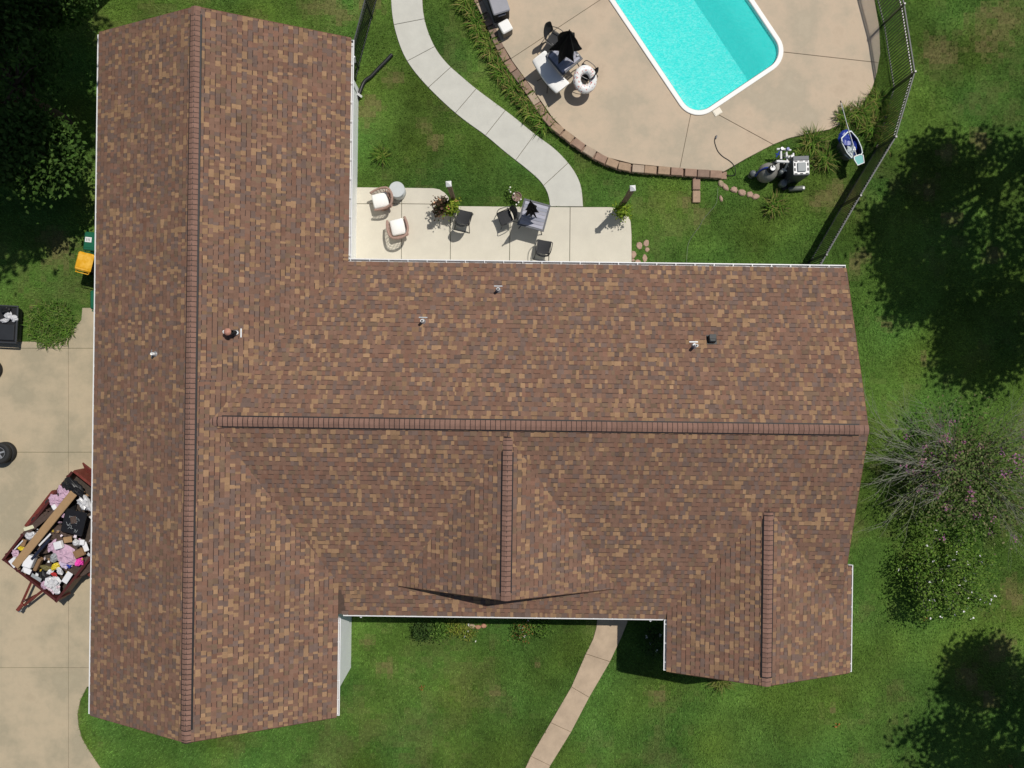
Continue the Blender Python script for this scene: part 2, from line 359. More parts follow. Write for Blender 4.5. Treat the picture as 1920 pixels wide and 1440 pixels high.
# walls
def wallbox(x0, x1, y0, y1, z1):
    b = MB(); b.box(((x0+x1)/2, (y0+y1)/2, z1/2-.1), (x1-x0, y1-y0, z1+.2)); b.build('wall', M_wall, house)
wallbox(-12.65, -5.54, -10.06, 10.33, 3.0); wallbox(-5.53, 10.0, -6.85, 3.40, 2.70); wallbox(5.60, 10.42, -8.62, -6.80, 2.68)
def gable(pts):                              # triangular gable wall, 0.1 thick; pts = three points
    b = MB(); a = [Vector(p) for p in pts]; nrm = (a[1]-a[0]).cross(a[2]-a[0]).normalized()*.1
    b.add([tuple(p) for p in a]+[tuple(p-nrm) for p in a], [(0, 1, 2), (5, 4, 3), (0, 3, 4, 1), (1, 4, 5, 2), (2, 5, 3, 0)]); b.build('gable_wall', M_wall, house)
for yy in (10.33, -10.06): gable([(-12.6, yy, 3.0), (-5.7, yy, 3.0), (-9.197, yy, 4.58)])
gable([(10.0, -6.8, 2.70), (10.0, 3.3, 2.85), (10.0, -1.192, 4.38)]); gable([(5.62, -8.62, 2.68), (10.4, -8.62, 2.68), (7.73, -8.62, 3.62)]); gable([(-3.2, -6.0, 2.9), (3.0, -6.0, 2.9), (-.1, -6.0, 4.27)])
# roof planes: name, eave point, eave direction, length, up-slope vector (plan), rise per metre, plan depth
XR, ZR = -9.197, 4.70; YM, ZM, SM, SS = -1.192, 4.48, .308, .290
planes = []
def plane(o, e, L, s, slope, depth, mask=None): planes.append(dict(o=Vector(o), e=Vector(e), L=L, s=Vector(s), k=slope, d=depth, mask=mask))
zW = lambda x: ZR-.43*abs(x-XR); zM = lambda y: ZM-(SM if y > YM else SS)*abs(y-YM); zD = lambda x: 4.40-.41*abs(x+.10); zG = lambda x: 3.78-.36*abs(x-7.73)
plane((-12.85, 10.676, zW(-12.85)), (0, -1, 0), 21.062, (1, 0, 0), .43, 3.653)
plane((-5.15, 0, zW(-5.15)), (0, 1, 0), 10.676, (-1, 0, 0), .43, 4.047)
plane((-5.31, -10.386, zW(-5.31)), (0, 1, 0), 10.386, (-1, 0, 0), .43, 3.887)
plane((10.325, 3.72, zM(3.72)), (-1, 0, 0), 19.5, (0, -1, 0), SM, 4.912)
plane((-9.17, -7.29, zM(-7.29)), (1, 0, 0), 19.495, (0, 1, 0), SS, 6.098)
plane((-3.56, -1.35, zD(-3.56)), (0, -1, 0), 4.94, (1, 0, 0), .41, 3.46)
plane((3.36, -6.29, zD(3.36)), (0, 1, 0), 4.94, (-1, 0, 0), .41, 3.46)
plane((4.97, -3.3, zG(4.97)), (0, -1, 0), 5.63, (1, 0, 0), .36, 2.76)
plane((10.72, -8.93, zG(10.72)), (0, 1, 0), 5.63, (-1, 0, 0), .36, 2.99, lambda x, y: x > 10.325 and y > -5.56)
def cover(x, y, skip):                       # highest other roof surface over (x,y)
    z = -9
    if skip not in (0, 1, 2) and -12.85 < x < -5.15 and -10.39 < y < 10.68: z = max(z, zW(x))
    if skip not in (3, 4) and -9.1 < x < 10.325 and -7.29 < y < 3.72: z = max(z, zM(y))
    if skip not in (5, 6) and -3.5 < x < 3.3 and -6.29 < y < -1.35: z = max(z, zD(x))
    if skip not in (7, 8) and 4.97 < x < 10.72 and -8.93 < y < -3.3: z = max(z, zG(x))
    return z
deck = MB()
def deckrect(p, a0, a1, d0, d1):
    v = []
    for a, dd in ((a0, d0), (a1, d0), (a1, d1), (a0, d1)):
        q = p['o']+p['e']*a+p['s']*dd; q.z = p['o'].z+p['k']*dd; v.append(q)
    v = v+[q-Vector((0, 0, .13)) for q in v]
    deck.add([tuple(q-Vector((0, 0, .004))) for q in v], [(0, 1, 2, 3), (7, 6, 5, 4), (0, 4, 5, 1), (1, 5, 6, 2), (2, 6, 7, 3), (3, 7, 4, 0)])
for i, p in enumerate(planes):
    if p['mask']: deckrect(p, 0, p['L'], .395, p['d']); deckrect(p, 0, 3.37, .0, .395)
    else: deckrect(p, 0, p['L'], 0, p['d'])
roof = deck.build('roof', M_deckw, house)
# shingles: every tab a thin wedge with its own colour; courses overlap, alternate tabs are thicker
PAL = [((.200, .117, .083), .36), ((.160, .109, .089), .20), ((.200, .109, .076), .11), ((.180, .119, .080), .09), ((.300, .185, .106), .21), ((.250, .152, .090), .08)]
pc = np.array([c for c, _ in PAL]); pw = np.array([w_ for _, w_ in PAL]); pw /= pw.sum()
TV = []; TF = []; TC = []; SZ = []
EXPO = .143
for i, p in enumerate(planes):
    cs = 1/math.sqrt(1+p['k']**2); nrm = Vector((-p['s'].x*p['k'], -p['s'].y*p['k'], 1))*cs; up = Vector((p['s'].x, p['s'].y, p['k']))*cs
    rows = int(p['d']/cs/EXPO)+1
    for r_ in range(rows):
        b0 = r_*EXPO-(.02 if r_ == 0 else 0); b1 = min((r_+1)*EXPO, p['d']/cs)
        if b1-b0 < .02: continue
        a = -rng.random()*.15; hi = rng.random() < .5; tanrun = 0
        while a < p['L']:
            wdt = float(rng.choice([.065, .09, .11, .13, .155, .195], p=[.10, .2, .25, .2, .15, .10]))*(1.0+.12*rng.standard_normal()); wdt = max(.05, wdt)
            a0, a1 = max(a, 0), min(a+wdt, p['L']); a += wdt; hi = not hi
            if a1-a0 < .015: continue
            am, bm = (a0+a1)/2, (b0+b1)/2
            c = p['o']+p['e']*am+up*bm
            if p['mask'] and p['mask'](c.x, c.y): continue
            if cover(c.x, c.y, i) > c.z+.05: continue
            t = .012 if hi else .006
            t += .0015*rng.random()
            q = lambda aa, bb, hh: tuple(p['o']+p['e']*aa+up*bb+nrm*hh)
            k = int(rng.choice(len(pc), p=pw)); col = pc[k]*(1+.08*rng.standard_normal())
            if not hi and k >= 4 and rng.random() < .5: col = pc[0]
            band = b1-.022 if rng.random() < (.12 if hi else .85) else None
            j0, j1 = (.012*rng.random()-.006, .012*rng.random()-.006) if hi else (0, 0)
            bb = b0+.004*rng.standard_normal()*.5
            bd = band if band else b1
            vs = [q(a0, bb, .001), q(a1, bb, .001), q(a1, bb, t), q(a0, bb, t), q(a0+j0, bd, .0035), q(a1+j1, bd, .0035)]
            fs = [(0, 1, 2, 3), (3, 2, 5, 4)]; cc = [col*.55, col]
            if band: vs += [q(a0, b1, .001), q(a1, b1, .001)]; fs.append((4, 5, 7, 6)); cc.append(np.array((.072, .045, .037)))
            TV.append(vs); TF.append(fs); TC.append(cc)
            SZ.append((wdt*(b1-b0)*(1 if hi else .4))/(H-c.z)**2*max(.05, nrm.dot((Vector((0, 0, H))-c).normalized()))*(1 if -2 < c.x < 9 and cover(c.x, c.y, i) < c.z-.15 or cover(c.x, c.y, i) < -5 else 0))
order = np.argsort(-np.array(SZ)); single = set(order[:300].tolist())
bv = []; bf = []; bc = []
for k in range(len(TV)):
    if k in single:
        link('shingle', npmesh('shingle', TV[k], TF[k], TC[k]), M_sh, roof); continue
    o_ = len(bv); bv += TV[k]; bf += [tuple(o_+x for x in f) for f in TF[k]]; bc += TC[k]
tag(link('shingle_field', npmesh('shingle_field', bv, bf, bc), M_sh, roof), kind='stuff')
# drip edge along the rakes
def rake(a, b_, w=.03):
    m = MB(); m.tube([Vector(a), Vector(b_)], w, 4); m.build('drip_edge', M_rake, house)
for yy in (10.68, -10.39):
    rake((-12.84, yy, zW(-12.84)-.035), (XR, yy, ZR-.035)); rake((XR, yy, ZR-.035), (-5.15 if yy > 0 else -5.31, yy, zW(-5.15 if yy > 0 else -5.31)-.035))
rake((10.33, 3.72, zM(3.72)-.035), (10.33, YM, ZM-.035)); rake((10.33, YM, ZM-.035), (10.33, -6.4, zM(-6.4)-.035))
rake((5.03, -8.935, zG(5.03)-.035), (7.73, -8.935, 3.745)); rake((7.73, -8.935, 3.745), (10.67, -8.935, zG(10.67)-.035))
rake((-3.5, -6.295, zD(-3.5)-.04), (-.1, -6.295, 4.36)); rake((-.1, -6.295, 4.36), (3.3, -6.295, zD(3.3)-.04))
# ridge vents and caps
def ridge(a, b_, k1, k2, va, vb, z0=0.):
    """from a to b (plan), side slopes k1 (left of travel) and k2; the vent runs between va and vb metres along it"""
    a = Vector(a); b_ = Vector(b_); t = (b_-a).normalized(); s_ = Vector((-t.y, t.x, 0)); Lr = (b_-a).length
    def pt(u, wdt, h): return a+t*u+s_*wdt+Vector((0, 0, h-(k1 if wdt > 0 else k2)*abs(wdt)))
    m = MB(); hw = .174
    v = [pt(u, ww, hh) for u in (va, vb) for ww, hh in ((-hw, .004), (-hw, .030), (0, .040), (hw, .030), (hw, .004))]
    m.add(v, [(i, i+1, i+6, i+5) for i in range(4)]+[(4, 3, 2, 1, 0), (5, 6, 7, 8, 9)]); m.build('ridge_vent', M_vent, house)
    n_ = int(Lr/.146); cw = .138
    for i in range(n_+1):
        u0 = i*.146; u1 = min(u0+.160, Lr+.01); lift = .042 if va-.1 < u0 < vb else .016
        cc = pc[0]*(1.16+.07*rng.standard_normal())*np.array((1.0, 1.0, 1.08)); m = MB(); th = .012
        vs = []
        for u, hh in ((u0, lift+.010), (u1-.033, lift+.004), (u1, lift+.003)):
            vs += [pt(u, -cw, hh), pt(u, -.03, hh+.002), pt(u, .03, hh+.002), pt(u, cw, hh)]
        vs += [pt(u0, -cw, lift-.004), pt(u0, -.03, lift-.004), pt(u0, .03, lift-.004), pt(u0, cw, lift-.004)]
        m.cur = tuple(cc); m.add(vs, [(0, 1, 5, 4), (1, 2, 6, 5), (2, 3, 7, 6)])
        m.cur = (.045, .032, .030); m.add(vs, [(4, 5, 9, 8), (5, 6, 10, 9), (6, 7, 11, 10), (12, 13, 1, 0), (13, 14, 2, 1), (14, 15, 3, 2)])
        m.build('ridge_cap', M_cap, roof)
ridge((XR, 10.69, ZR), (XR, -10.40, ZR), .43, .43, .22, 20.72)
ridge((10.335, YM, ZM), (-8.83, YM, ZM), SS, SM, .28, 18.72)
ridge((-.1, -6.30, 4.40), (-.1, -1.55, 4.40), .41, .41, .22, 4.32)
ridge((7.73, -8.94, 3.78), (7.73, -3.72, 3.78), .36, .36, .25, 5.0)
# gutters
PROF = [(0, .0), (0, -.10), (.10, -.10), (.142, -.03), (.146, .004), (.118, .004), (.116, -.02), (.088, -.088), (.008, -.088), (.008, 0)]
hang = None
def gutter(a, b_, out):
    global hang
    a = Vector(a); b_ = Vector(b_); out = Vector(out); n_ = len(PROF); m = MB()
    v = [tuple(e_+out*x+Vector((0, 0, z))) for e_ in (a, b_) for x, z in PROF]
    m.add(v, [(i, (i+1) % n_, n_+(i+1) % n_, n_+i) for i in range(n_)])
    for s_ in (0, n_): m.add(v, [(s_+0, s_+1, s_+8, s_+9), (s_+1, s_+2, s_+7, s_+8), (s_+2, s_+3, s_+6, s_+7), (s_+3, s_+4, s_+5, s_+6)])
    t = (b_-a).normalized()
    for e_, sg in ((a, -1), (b_, 1)):            # end caps
        m.add([tuple(e_+out*x+Vector((0, 0, z))+t*sg*k) for k in (.0, .012) for x, z in (PROF[0], PROF[1], PROF[2], PROF[3], PROF[4])], [(0, 1, 2, 3, 4), (9, 8, 7, 6, 5)]+[(i, 5+i, 5+(i+1) % 5, (i+1) % 5) for i in range(5)])
    g = m.build('gutter', M_gut, house)
    f = MB(); f.add([tuple(e_-out*.004+Vector((0, 0, z))) for e_ in (a, b_) for z in (-.0, -.2)]+[tuple(e_-out*.03+Vector((0, 0, z))) for e_ in (a, b_) for z in (-.0, -.2)], [(0, 1, 3, 2), (6, 7, 5, 4), (0, 2, 6, 4), (1, 5, 7, 3)]); f.build('fascia', M_gut, house)
    Lg = (b_-a).length; k = .12
    ang = math.atan2(out.y, out.x)
    while k < Lg:
        if hang is None:
            hm = MB(); hm.box((.066, 0, .002), (.116, .022, .008)); hang = hm.mesh('gutter_hanger'); hang.materials.append(M_gut)
        link('gutter_hanger', hang, None, g, a+t*k, ang); k += .595
gz_ = -.035
gutter((-12.787, 10.60, zW(-12.85)+gz_), (-12.787, -10.34, zW(-12.85)+gz_), (-1, 0, 0))
gutter((-5.193, 10.62, zW(-5.15)+gz_), (-5.193, 3.88, zW(-5.15)+gz_), (1, 0, 0))
gutter((-5.355, -7.35, zW(-5.31)+gz_), (-5.355, -10.34, zW(-5.31)+gz_), (1, 0, 0))
gutter((-5.19, 3.691, zM(3.72)+gz_), (10.31, 3.691, zM(3.72)+gz_), (0, 1, 0))
gutter((-5.20, -7.219, zM(-7.29)+gz_), (4.86, -7.219, zM(-7.29)+gz_), (0, -1, 0))
gutter((5.01, -7.34, zG(4.97)+gz_), (5.01, -8.90, zG(4.97)+gz_), (-1, 0, 0))
gutter((10.66, -5.56, zG(10.72)+gz_), (10.66, -8.90, zG(10.72)+gz_), (1, 0, 0))
def downspout(pts):
    m = MB(); m.tube([Vector(p) for p in pts], .045, 4); m.build('downspout', M_gut, house)
downspout([(-5.07, 10.15, 2.85), (-5.10, 10.1, 2.6), (-5.52, 10.06, 2.35), (-5.56, 10.06, .3), (-5.40, 10.0, .12)])
downspout([(-4.7, -7.46, 2.45), (-4.72, -7.35, 2.2), (-4.78, -6.92, 1.9), (-4.78, -6.92, .2), (-4.74, -7.35, .08), (-4.7, -7.75, .06)])
downspout([(4.5, -7.46, 2.45), (4.5, -7.35, 2.2), (4.5, -6.92, 1.9), (4.5, -6.92, .2), (4.44, -7.5, .08), (4.40, -7.78, .06)])
# roof penetrations
M_alu = mat('bare_aluminium', (.42, .44, .46), .5, .08, 8, metal=.6); M_dark = mat('dark_rubber', (.012, .012, .013), .6, .1, 8); M_cop = mat('weathered_copper_cap', (.45, .22, .16), .55, .15, 9); M_pvc = mat('white_pipe_plastic', (.75, .75, .74), .45, .04, 5)
def unrot(px, py, z):
    p = P(px, py, z); c_, s_ = math.cos(-HROT), math.sin(-HROT); return Vector((p.x*c_-p.y*s_, p.x*s_+p.y*c_, z))
def onroof(px, py, f):
    z = 3.5
    for _ in range(6): q = unrot(px, py, z); z = f(q)
    return unrot(px, py, z)
fM = lambda q: zM(q.y); fW = lambda q: zW(q.x)
def pipe_vent(px, py, f, kind, dn, r=.045, h=.30):
    q = onroof(px, py, f); e_ = link('vent_pipe', None, None, house, q); dn = Vector(dn)
    ang = math.atan2(dn.y, dn.x)
    if kind != 'small':
        m = MB(); k = SM if f is fM else .43; T = Matrix.Rotation(ang, 4, 'Z') @ Matrix.Rotation(math.atan(k), 4, 'Y')
        m.box((.13, 0, .012), (.035, .26, .008), M=T); m.lathe([(.09, 0), (.075, .03), (.056, .09)], 12, M=T); m.build('flashing', M_alu, e_)
    m = MB(); m.lathe([(r, -.1), (r, h), (r*.78, h), (r*.78, h-.12)], 14); m.build('pipe', M_pvc if kind != 'cap' else M_dark, e_, True)
    m = MB(); m.lathe([(r*.76, h-.10), (r*.74, h-.099)], 12); m.build('bore', M_dark, e_)
    if kind == 'cap':
        m = MB(); m.lathe([(.02, h+.02), (.10, h+.02), (.105, h+.06), (.06, h+.11), (.01, h+.12)], 14, (-.10, 0, 0)); m.build('copper_cap', M_cop, e_)
        m = MB(); m.lathe([(.055, h-.02), (.055, h+.03), (.01, h+.05)], 12, (-.2, .0, 0)); m.build('pipe_cap', M_pvc, e_)
    return e_
pipe_vent(793, 603, fM, 'std', (0, 1, 0)); pipe_vent(934, 544, fM, 'std', (0, 1, 0)); pipe_vent(1301, 649, fM, 'std', (0, 1, 0), h=.36)
pipe_vent(291, 664, fW, 'std', (-1, 0, 0), .04, .22); pipe_vent(443, 624, fW, 'cap', (1, 0, 0), .06, .34)
q = onroof(1334, 637, fM); bx = MB(); T = Matrix.Rotation(-math.atan(SM), 4, 'X') 
bx.box((0, 0, .012), (.30, .30, .012), M=T); bx.box((.0, 0, .085), (.22, .24, .14), bev=.03, M=T); bx.box((0, .04, .165), (.2, .15, .012), bev=.004, M=T)
bx.build('box_vent', mat('black_vent_plastic', (.022, .026, .028), .45, .1, 6), house, loc=q)
# house footprint keeps the grass out
def hrot(pts):
    c_, s_ = math.cos(HROT), math.sin(HROT); return [(x*c_-y*s_, x*s_+y*c_) for x, y in pts]
BLOCK += [hrot([(-12.6, -10), (-5.65, -10), (-5.65, 10.3), (-12.6, 10.3)]), hrot([(-6, -6.8), (10, -6.8), (10, 3.3), (-6, 3.3)]), hrot([(5.3, -8.6), (10.4, -8.6), (10.4, -6), (5.3, -6)])]
# ================================================================ retaining wall, fences, plants, trees
M_blk = [mat('wall_block_'+n_, c, .9, .16, 7, .5, 50, fine=.14) for n_, c in (('rose', (.31, .205, .150)), ('tan', (.37, .26, .175)), ('umber', (.24, .165, .125)), ('sand', (.40, .31, .23)))]
bm_ = MB(); bm_.box((0, 0, 0), (.415, .265, .105), bev=.014); blk = []
for m in M_blk:
    me = bm_.mesh('block'); me.materials.append(m); blk.append(me)
rw = thing('retaining_wall', 'low curved retaining wall of rose brown blocks along the pool deck', 'wall')
mid = [(884, -30), (897, 0), (916, 39), (934, 81), (953, 117), (991, 170), (1028, 224), (1054, 247), (1093, 276), (1136, 300), (1184, 314), (1277, 322), (1357, 327)]
path = spline([P(x, y, .22) for x, y in mid], 24); acc = 0; last = path[0]; k = 0; want = 0
for i in range(1, len(path)):
    acc += (path[i]-last).length; last = path[i]
    if acc >= want:
        t = (path[min(i+3, len(path)-1)]-path[i-1]).normalized(); ang = math.atan2(t.y, t.x)
        for zc, off in ((.168, 0), (.058, .2)):
            q = path[i]+t*off; link('block', blk[random.choice([0, 0, 1, 1, 2, 3] if zc > .1 else [0, 2])], None, rw, (q.x+random.uniform(-.008, .008), q.y+random.uniform(-.008, .008), zc), ang+random.uniform(-.03, .03))
        want = acc+.432
BLOCK.append([tuple(P(x, y, .2).xy) for x, y in [(a-8, b+5) for a, b in mid]]+[tuple(P(x, y, .2).xy) for x, y in [(a+10, b-8) for a, b in mid[::-1]]])
# ---------------------------------------------------------------- fences
M_fen = mat('black_fence_paint', (.020, .021, .024), .35, .1, 4, spec=.6)
M_fent = mat('rail_sheen_grey', (.055, .058, .062), .5, .1, 4, spec=.4)  # black rails lightened to grey, their sheen put into the colour
pk = MB(); pk.box((0, 0, .6), (.025, .025, 1.16)); pkm = pk.mesh('picket'); pkm.materials.append(M_fen)
def fence(label, pts, hgt, gap=.098):
    t = thing('picket_fence', label, 'fence')
    for i, p in enumerate(pts):
        m = MB(); m.box((0, 0, hgt/2+.02), (.06, .06, hgt+.04)); m.box((0, 0, hgt+.05), (.075, .075, .02), bev=.008); m.build('post', M_fen, t, loc=p)
    for a, b in zip(pts[:-1], pts[1:]):
        a, b = Vector(a), Vector(b); d_ = b-a; L_ = d_.length; ang = math.atan2(d_.y, d_.x)
        for zz, w_, m_ in ((hgt, .038, M_fent), (hgt-.16, .030, M_fen), (.10, .030, M_fent)):
            m = MB(); m.box((L_/2, 0, zz), (L_-.06, w_, .03)); m.build('rail', m_, t, loc=a, rz=ang)
        n_ = int(L_/gap)
        for k in range(1, n_):
            q = a+d_*(k/n_); o = link('picket', pkm, None, t, q, ang); o.scale[2] = hgt/1.2
    return t
def ftop(px, py, h=1.36):
    z = .16
    for _ in range(3): p = P(px, py, z+h); z = float(gz(p.x, p.y))
    return (p.x, p.y, z)
fence('black metal picket fence curving round the pool deck', [ftop(1662, -118), ftop(1695, 8), ftop(1715, 135), ftop(1679, 257), ftop(1613, 367), ftop(1549, 478), ftop(1519, 530)], 1.36)
a = Vector((-4.92, 12.92, 0)); b = Vector((-5.39, 11.13, 0)); u_ = (a-b).normalized()
fence('black metal picket fence running up from the house wall', [tuple(a+u_*1.85), tuple(a), tuple(b), tuple(b-u_*.42)], 1.2, .10)
# ---------------------------------------------------------------- leaf and blade builders
M_leaf = mat('leaves', (.06, .12, .03), .7, .1, 6, attr=True, transl=.28, spec=.12)
M_blade = mat('blades', (.06, .12, .03), .75, .1, 6, attr=True, transl=.2, spec=.1)
M_bark = mat('bark_brown', (.11, .075, .05), .9, .25, 14, .6, 40)
M_twig = mat('bark_grey', (.27, .265, .22), .85, .2, 14)
def pal(cols, n, jit=.18):
    c = np.array(cols); k = rng.integers(0, len(c), n); return np.clip(c[k]*(1+jit*rng.standard_normal((n, 1))), .004, 1)
def leafmesh(name, pts, size, cols, tilt=.6, aspect=.55):
    """one folded rhombus per leaf"""
    n_ = len(pts); pts = np.asarray(pts); az = rng.random(n_)*2*np.pi; el = tilt*rng.standard_normal(n_)
    d_ = np.stack([np.cos(az)*np.cos(el), np.sin(az)*np.cos(el), np.sin(el)], -1); s_ = np.stack([-np.sin(az), np.cos(az), .35*rng.standard_normal(n_)], -1)
    L_ = (size*(.6+.8*rng.random(n_)))[:, None]; wd = L_*aspect*.5
    v = np.stack([pts-d_*L_*.5, pts+s_*wd, pts+d_*L_*.5, pts-s_*wd], 1); v[:, 1, 2] += .12*size; v[:, 3, 2] += .12*size
    return npmesh(name, v.reshape(-1, 3), np.arange(4*n_).reshape(-1, 4), cols)
def clumps(centres, per, spread, flat=.7):
    c = np.repeat(np.asarray(centres), per, 0); o_ = rng.standard_normal(c.shape)*spread; o_[:, 2] *= flat; return c+o_
def ellipsoid(n_, c, r, inner=.55):
    d_ = rng.standard_normal((n_, 3)); d_ /= np.linalg.norm(d_, axis=1)[:, None]; return np.asarray(c)+d_*np.asarray(r)*(inner+(1-inner)*rng.random((n_, 1))**.5)
def bladesmesh(name, base, dirs, L_, wd, cols, droop=.5, seg=3):
    """arched strap leaves: base (n,3), dirs (n,2) azimuth unit, L (n)"""
    n_ = len(base); V = []; s_ = np.stack([-dirs[:, 1], dirs[:, 0], np.zeros(n_)], -1)
    rise = rng.uniform(.7, 1.25, n_)
    for k in range(seg+1):
        t = k/seg; out_ = L_*np.sin(np.minimum(t*rise*1.2, 1.5))*(.55+.3*t)*.9; up_ = L_*(t*.95-droop*rise*t*t*1.15)
        c = base+np.stack([dirs[:, 0]*out_, dirs[:, 1]*out_, np.maximum(up_, .01)], -1); w_ = (wd*(1-.92*t**1.6)*.5)[:, None]
        V += [c+s_*w_, c-s_*w_]
    V = np.stack(V, 1); m_ = 2*(seg+1); f = []
    for k in range(seg): f.append(np.stack([np.arange(n_)*m_+2*k, np.arange(n_)*m_+2*k+1, np.arange(n_)*m_+2*k+3, np.arange(n_)*m_+2*k+2], -1))
    return npmesh(name, V.reshape(-1, 3), np.concatenate(f), np.tile(cols, (seg, 1)))
GREEN = [(.075, .16, .022), (.095, .19, .028), (.055, .12, .018), (.13, .21, .04)]
LILY = [(.08, .18, .02), (.13, .22, .03), (.05, .12, .015), (.20, .25, .05), (.24, .21, .07)]
def strap(name, label, cat, p, n_, L_, wd, cols, rad=.08, group=None, droop=.5, az=None):
    t = thing(name, label, cat, p, 0, group); a = rng.random(n_)*2*np.pi if az is None else az+rng.standard_normal(n_)*.6
    d_ = np.stack([np.cos(a), np.sin(a)], -1); r_ = rad*np.sqrt(rng.random(n_)); b2 = rng.random(n_)*2*np.pi
    base = np.stack([r_*np.cos(b2), r_*np.sin(b2), np.zeros(n_)], -1)
    link('blades', bladesmesh('blades', base, d_, L_*rng.uniform(.55, 1.1, n_), wd*rng.uniform(.6, 1.2, n_), pal(cols, n_), droop), M_blade, t)
    dk = n_//3; a = rng.random(dk)*2*np.pi; r_ = rad*(1.6 if rad < .5 else .95)*np.sqrt(rng.random(dk))
    ob_ = link('old_blades', bladesmesh('old_blades', np.stack([r_*np.cos(a), r_*np.sin(a), np.zeros(dk)], -1), np.stack([np.cos(a), np.sin(a)], -1), L_*.6*rng.uniform(.5, 1., dk), wd*rng.uniform(.5, 1., dk), pal([(.03, .05, .012), (.05, .07, .02), (.18, .14, .07)], dk), .7), M_blade, t); ob_['kind'] = 'stuff'
    return t
# daylilies in a row along the outside of the retaining wall
rowp = [(872, 6), (880, 24), (889, 40), (897, 56), (905, 72), (913, 88), (922, 103), (931, 119), (941, 135), (952, 150), (963, 166), (974, 181), (986, 196), (998, 211), (1010, 225), (1022, 238)]
for i, (x, y) in enumerate(rowp):
    p = P(x, y); n_ = len(rowp); cnt = 'first second third fourth fifth sixth seventh eighth ninth tenth eleventh twelfth thirteenth fourteenth fifteenth sixteenth'.split()[i]
    strap('daylily', f'daylily clump by the curved block wall, {cnt} down the row from the storage box', 'plant', (p.x+random.uniform(-.05, .05), p.y+random.uniform(-.05, .05), 0), 85, .66, .036, LILY, .15, 'daylilies along the block wall', .58)
p = P(716, 293); strap('ornamental_grass', 'lone arching grass clump in the lawn beside the house corner', 'plant', p, 130, .62, .026, LILY[:4], .15)
for x, y, s_, l_ in ((1520, 268, .75, 'broad daylily clump between the heater and the blue tub'), (1545, 300, .75, 'daylily clump below the blue tub beside the heater'), (1500, 300, .5, 'small daylily clump tucked against the grey heater'),
                   (1612, 216, .75, 'daylily clump at the deck edge above the blue tub'), (1640, 192, .7, 'topmost daylily clump between deck and picket fence'), (1632, 240, .75, 'daylily clump between the blue tub and the picket fence'), (1660, 215, .6, 'daylily clump pressed against the picket fence'), (1650, 262, .6, 'lowest daylily clump against the picket fence'), (1582, 222, .55, 'daylily clump at the deck edge beside the tall net pole'),
                   (1452, 388, .62, 'drooping daylily clump below the pool pump')):
    strap('daylily', l_, 'plant', G(x, y), 170, s_, .03, LILY, .24, 'daylilies round the pool equipment')
p = P(98, 608); strap('ornamental_grass', 'big shaggy mound of green grass between driveway and lawn', 'plant', p, 1000, .40, .034, [(.085, .17, .022), (.12, .21, .03), (.06, .125, .018), (.10, .18, .04), (.17, .22, .06)], .80, droop=.5)
p = P(1350, 1272); strap('ornamental_grass', 'yellow green grass clump poking out under the front gable', 'plant', p, 170, .62, .026, [(.17, .2, .04), (.12, .17, .03), (.22, .22, .07)], .2)
# ---------------------------------------------------------------- shrubs at the front wall
def shrub(name, label, p, r, h, n_, size, cols, flowers=None, spread=.12):
    t = thing(name, label, 'shrub', p); nc = max(6, n_//45)
    cc = ellipsoid(nc, (0, 0, h*.55), (r[0], r[1], h*.45), .3)
    b_ = MB()
    for c in cc[:14]: b_.tube([(0, 0, 0), (c[0]*.5, c[1]*.5, c[2]*.6), tuple(c)], [.014, .009, .004], 4)
    b_.build('stem', M_bark, t)
    pts = clumps(cc, 45, spread); pts[:, 2] = np.maximum(pts[:, 2], .04)
    link('foliage', leafmesh('foliage', pts, size, pal(cols, len(pts))), M_leaf, t)
    if flowers:
        fc, fn, fs = flowers; k = rng.integers(0, len(pts), fn); q = pts[k]+np.array((0, 0, .05)); q = clumps(q, 5, fs*.5)
        link('blossom', leafmesh('blossom', q, fs, pal([fc], len(q), .1), .3, .9), mat('petals', fc, .6, .05, 5, attr=True, transl=.2), t)
    return t
DK = [(.03, .06, .015), (.045, .085, .02), (.06, .11, .025)]; LT = [(.09, .18, .025), (.13, .22, .04), (.07, .14, .025)]; YL = [(.2, .24, .03), (.15, .21, .03), (.26, .27, .06)]
shrub('shrub', 'dark leaved shrub under the front gutter', P(795, 1176), (.3, .22), .5, 700, .07, DK)
shrub('shrub', 'bright green shrub beside the dark one under the front gutter', P(822, 1176), (.3, .2), .5, 700, .07, LT)
shrub('shrub', 'yellow green low shrub in the front bed', P(852, 1176), (.25, .15), .3, 450, .06, YL)
shrub('shrub', 'sprawling plant with yellow leaves between white flowers and bed stones', P(874, 1180), (.22, .16), .25, 300, .06, YL, ((.75, .75, .7), 5, .04))
shrub('shrub', 'white flowering plant leaning over the front lawn', P(978, 1178), (.32, .26), .45, 500, .06, LT+[(.3, .15, .05)], ((.7, .7, .66), 9, .035))
shrub('shrub', 'low green leafy cover under the front gutter', P(1012, 1174), (.36, .14), .3, 600, .07, LT)
shrub('shrub', 'dark bush in the shade of the front gable', P(1225, 1195), (.35, .5), .7, 900, .08, DK, ((.6, .6, .58), 6, .05))
M_st = [mat('stone_'+n_, c, .9, .18, 9, .5, 40) for n_, c in (('pink', (.40, .27, .205)), ('tan', (.36, .28, .19)), ('rust', (.42, .22, .14)))]
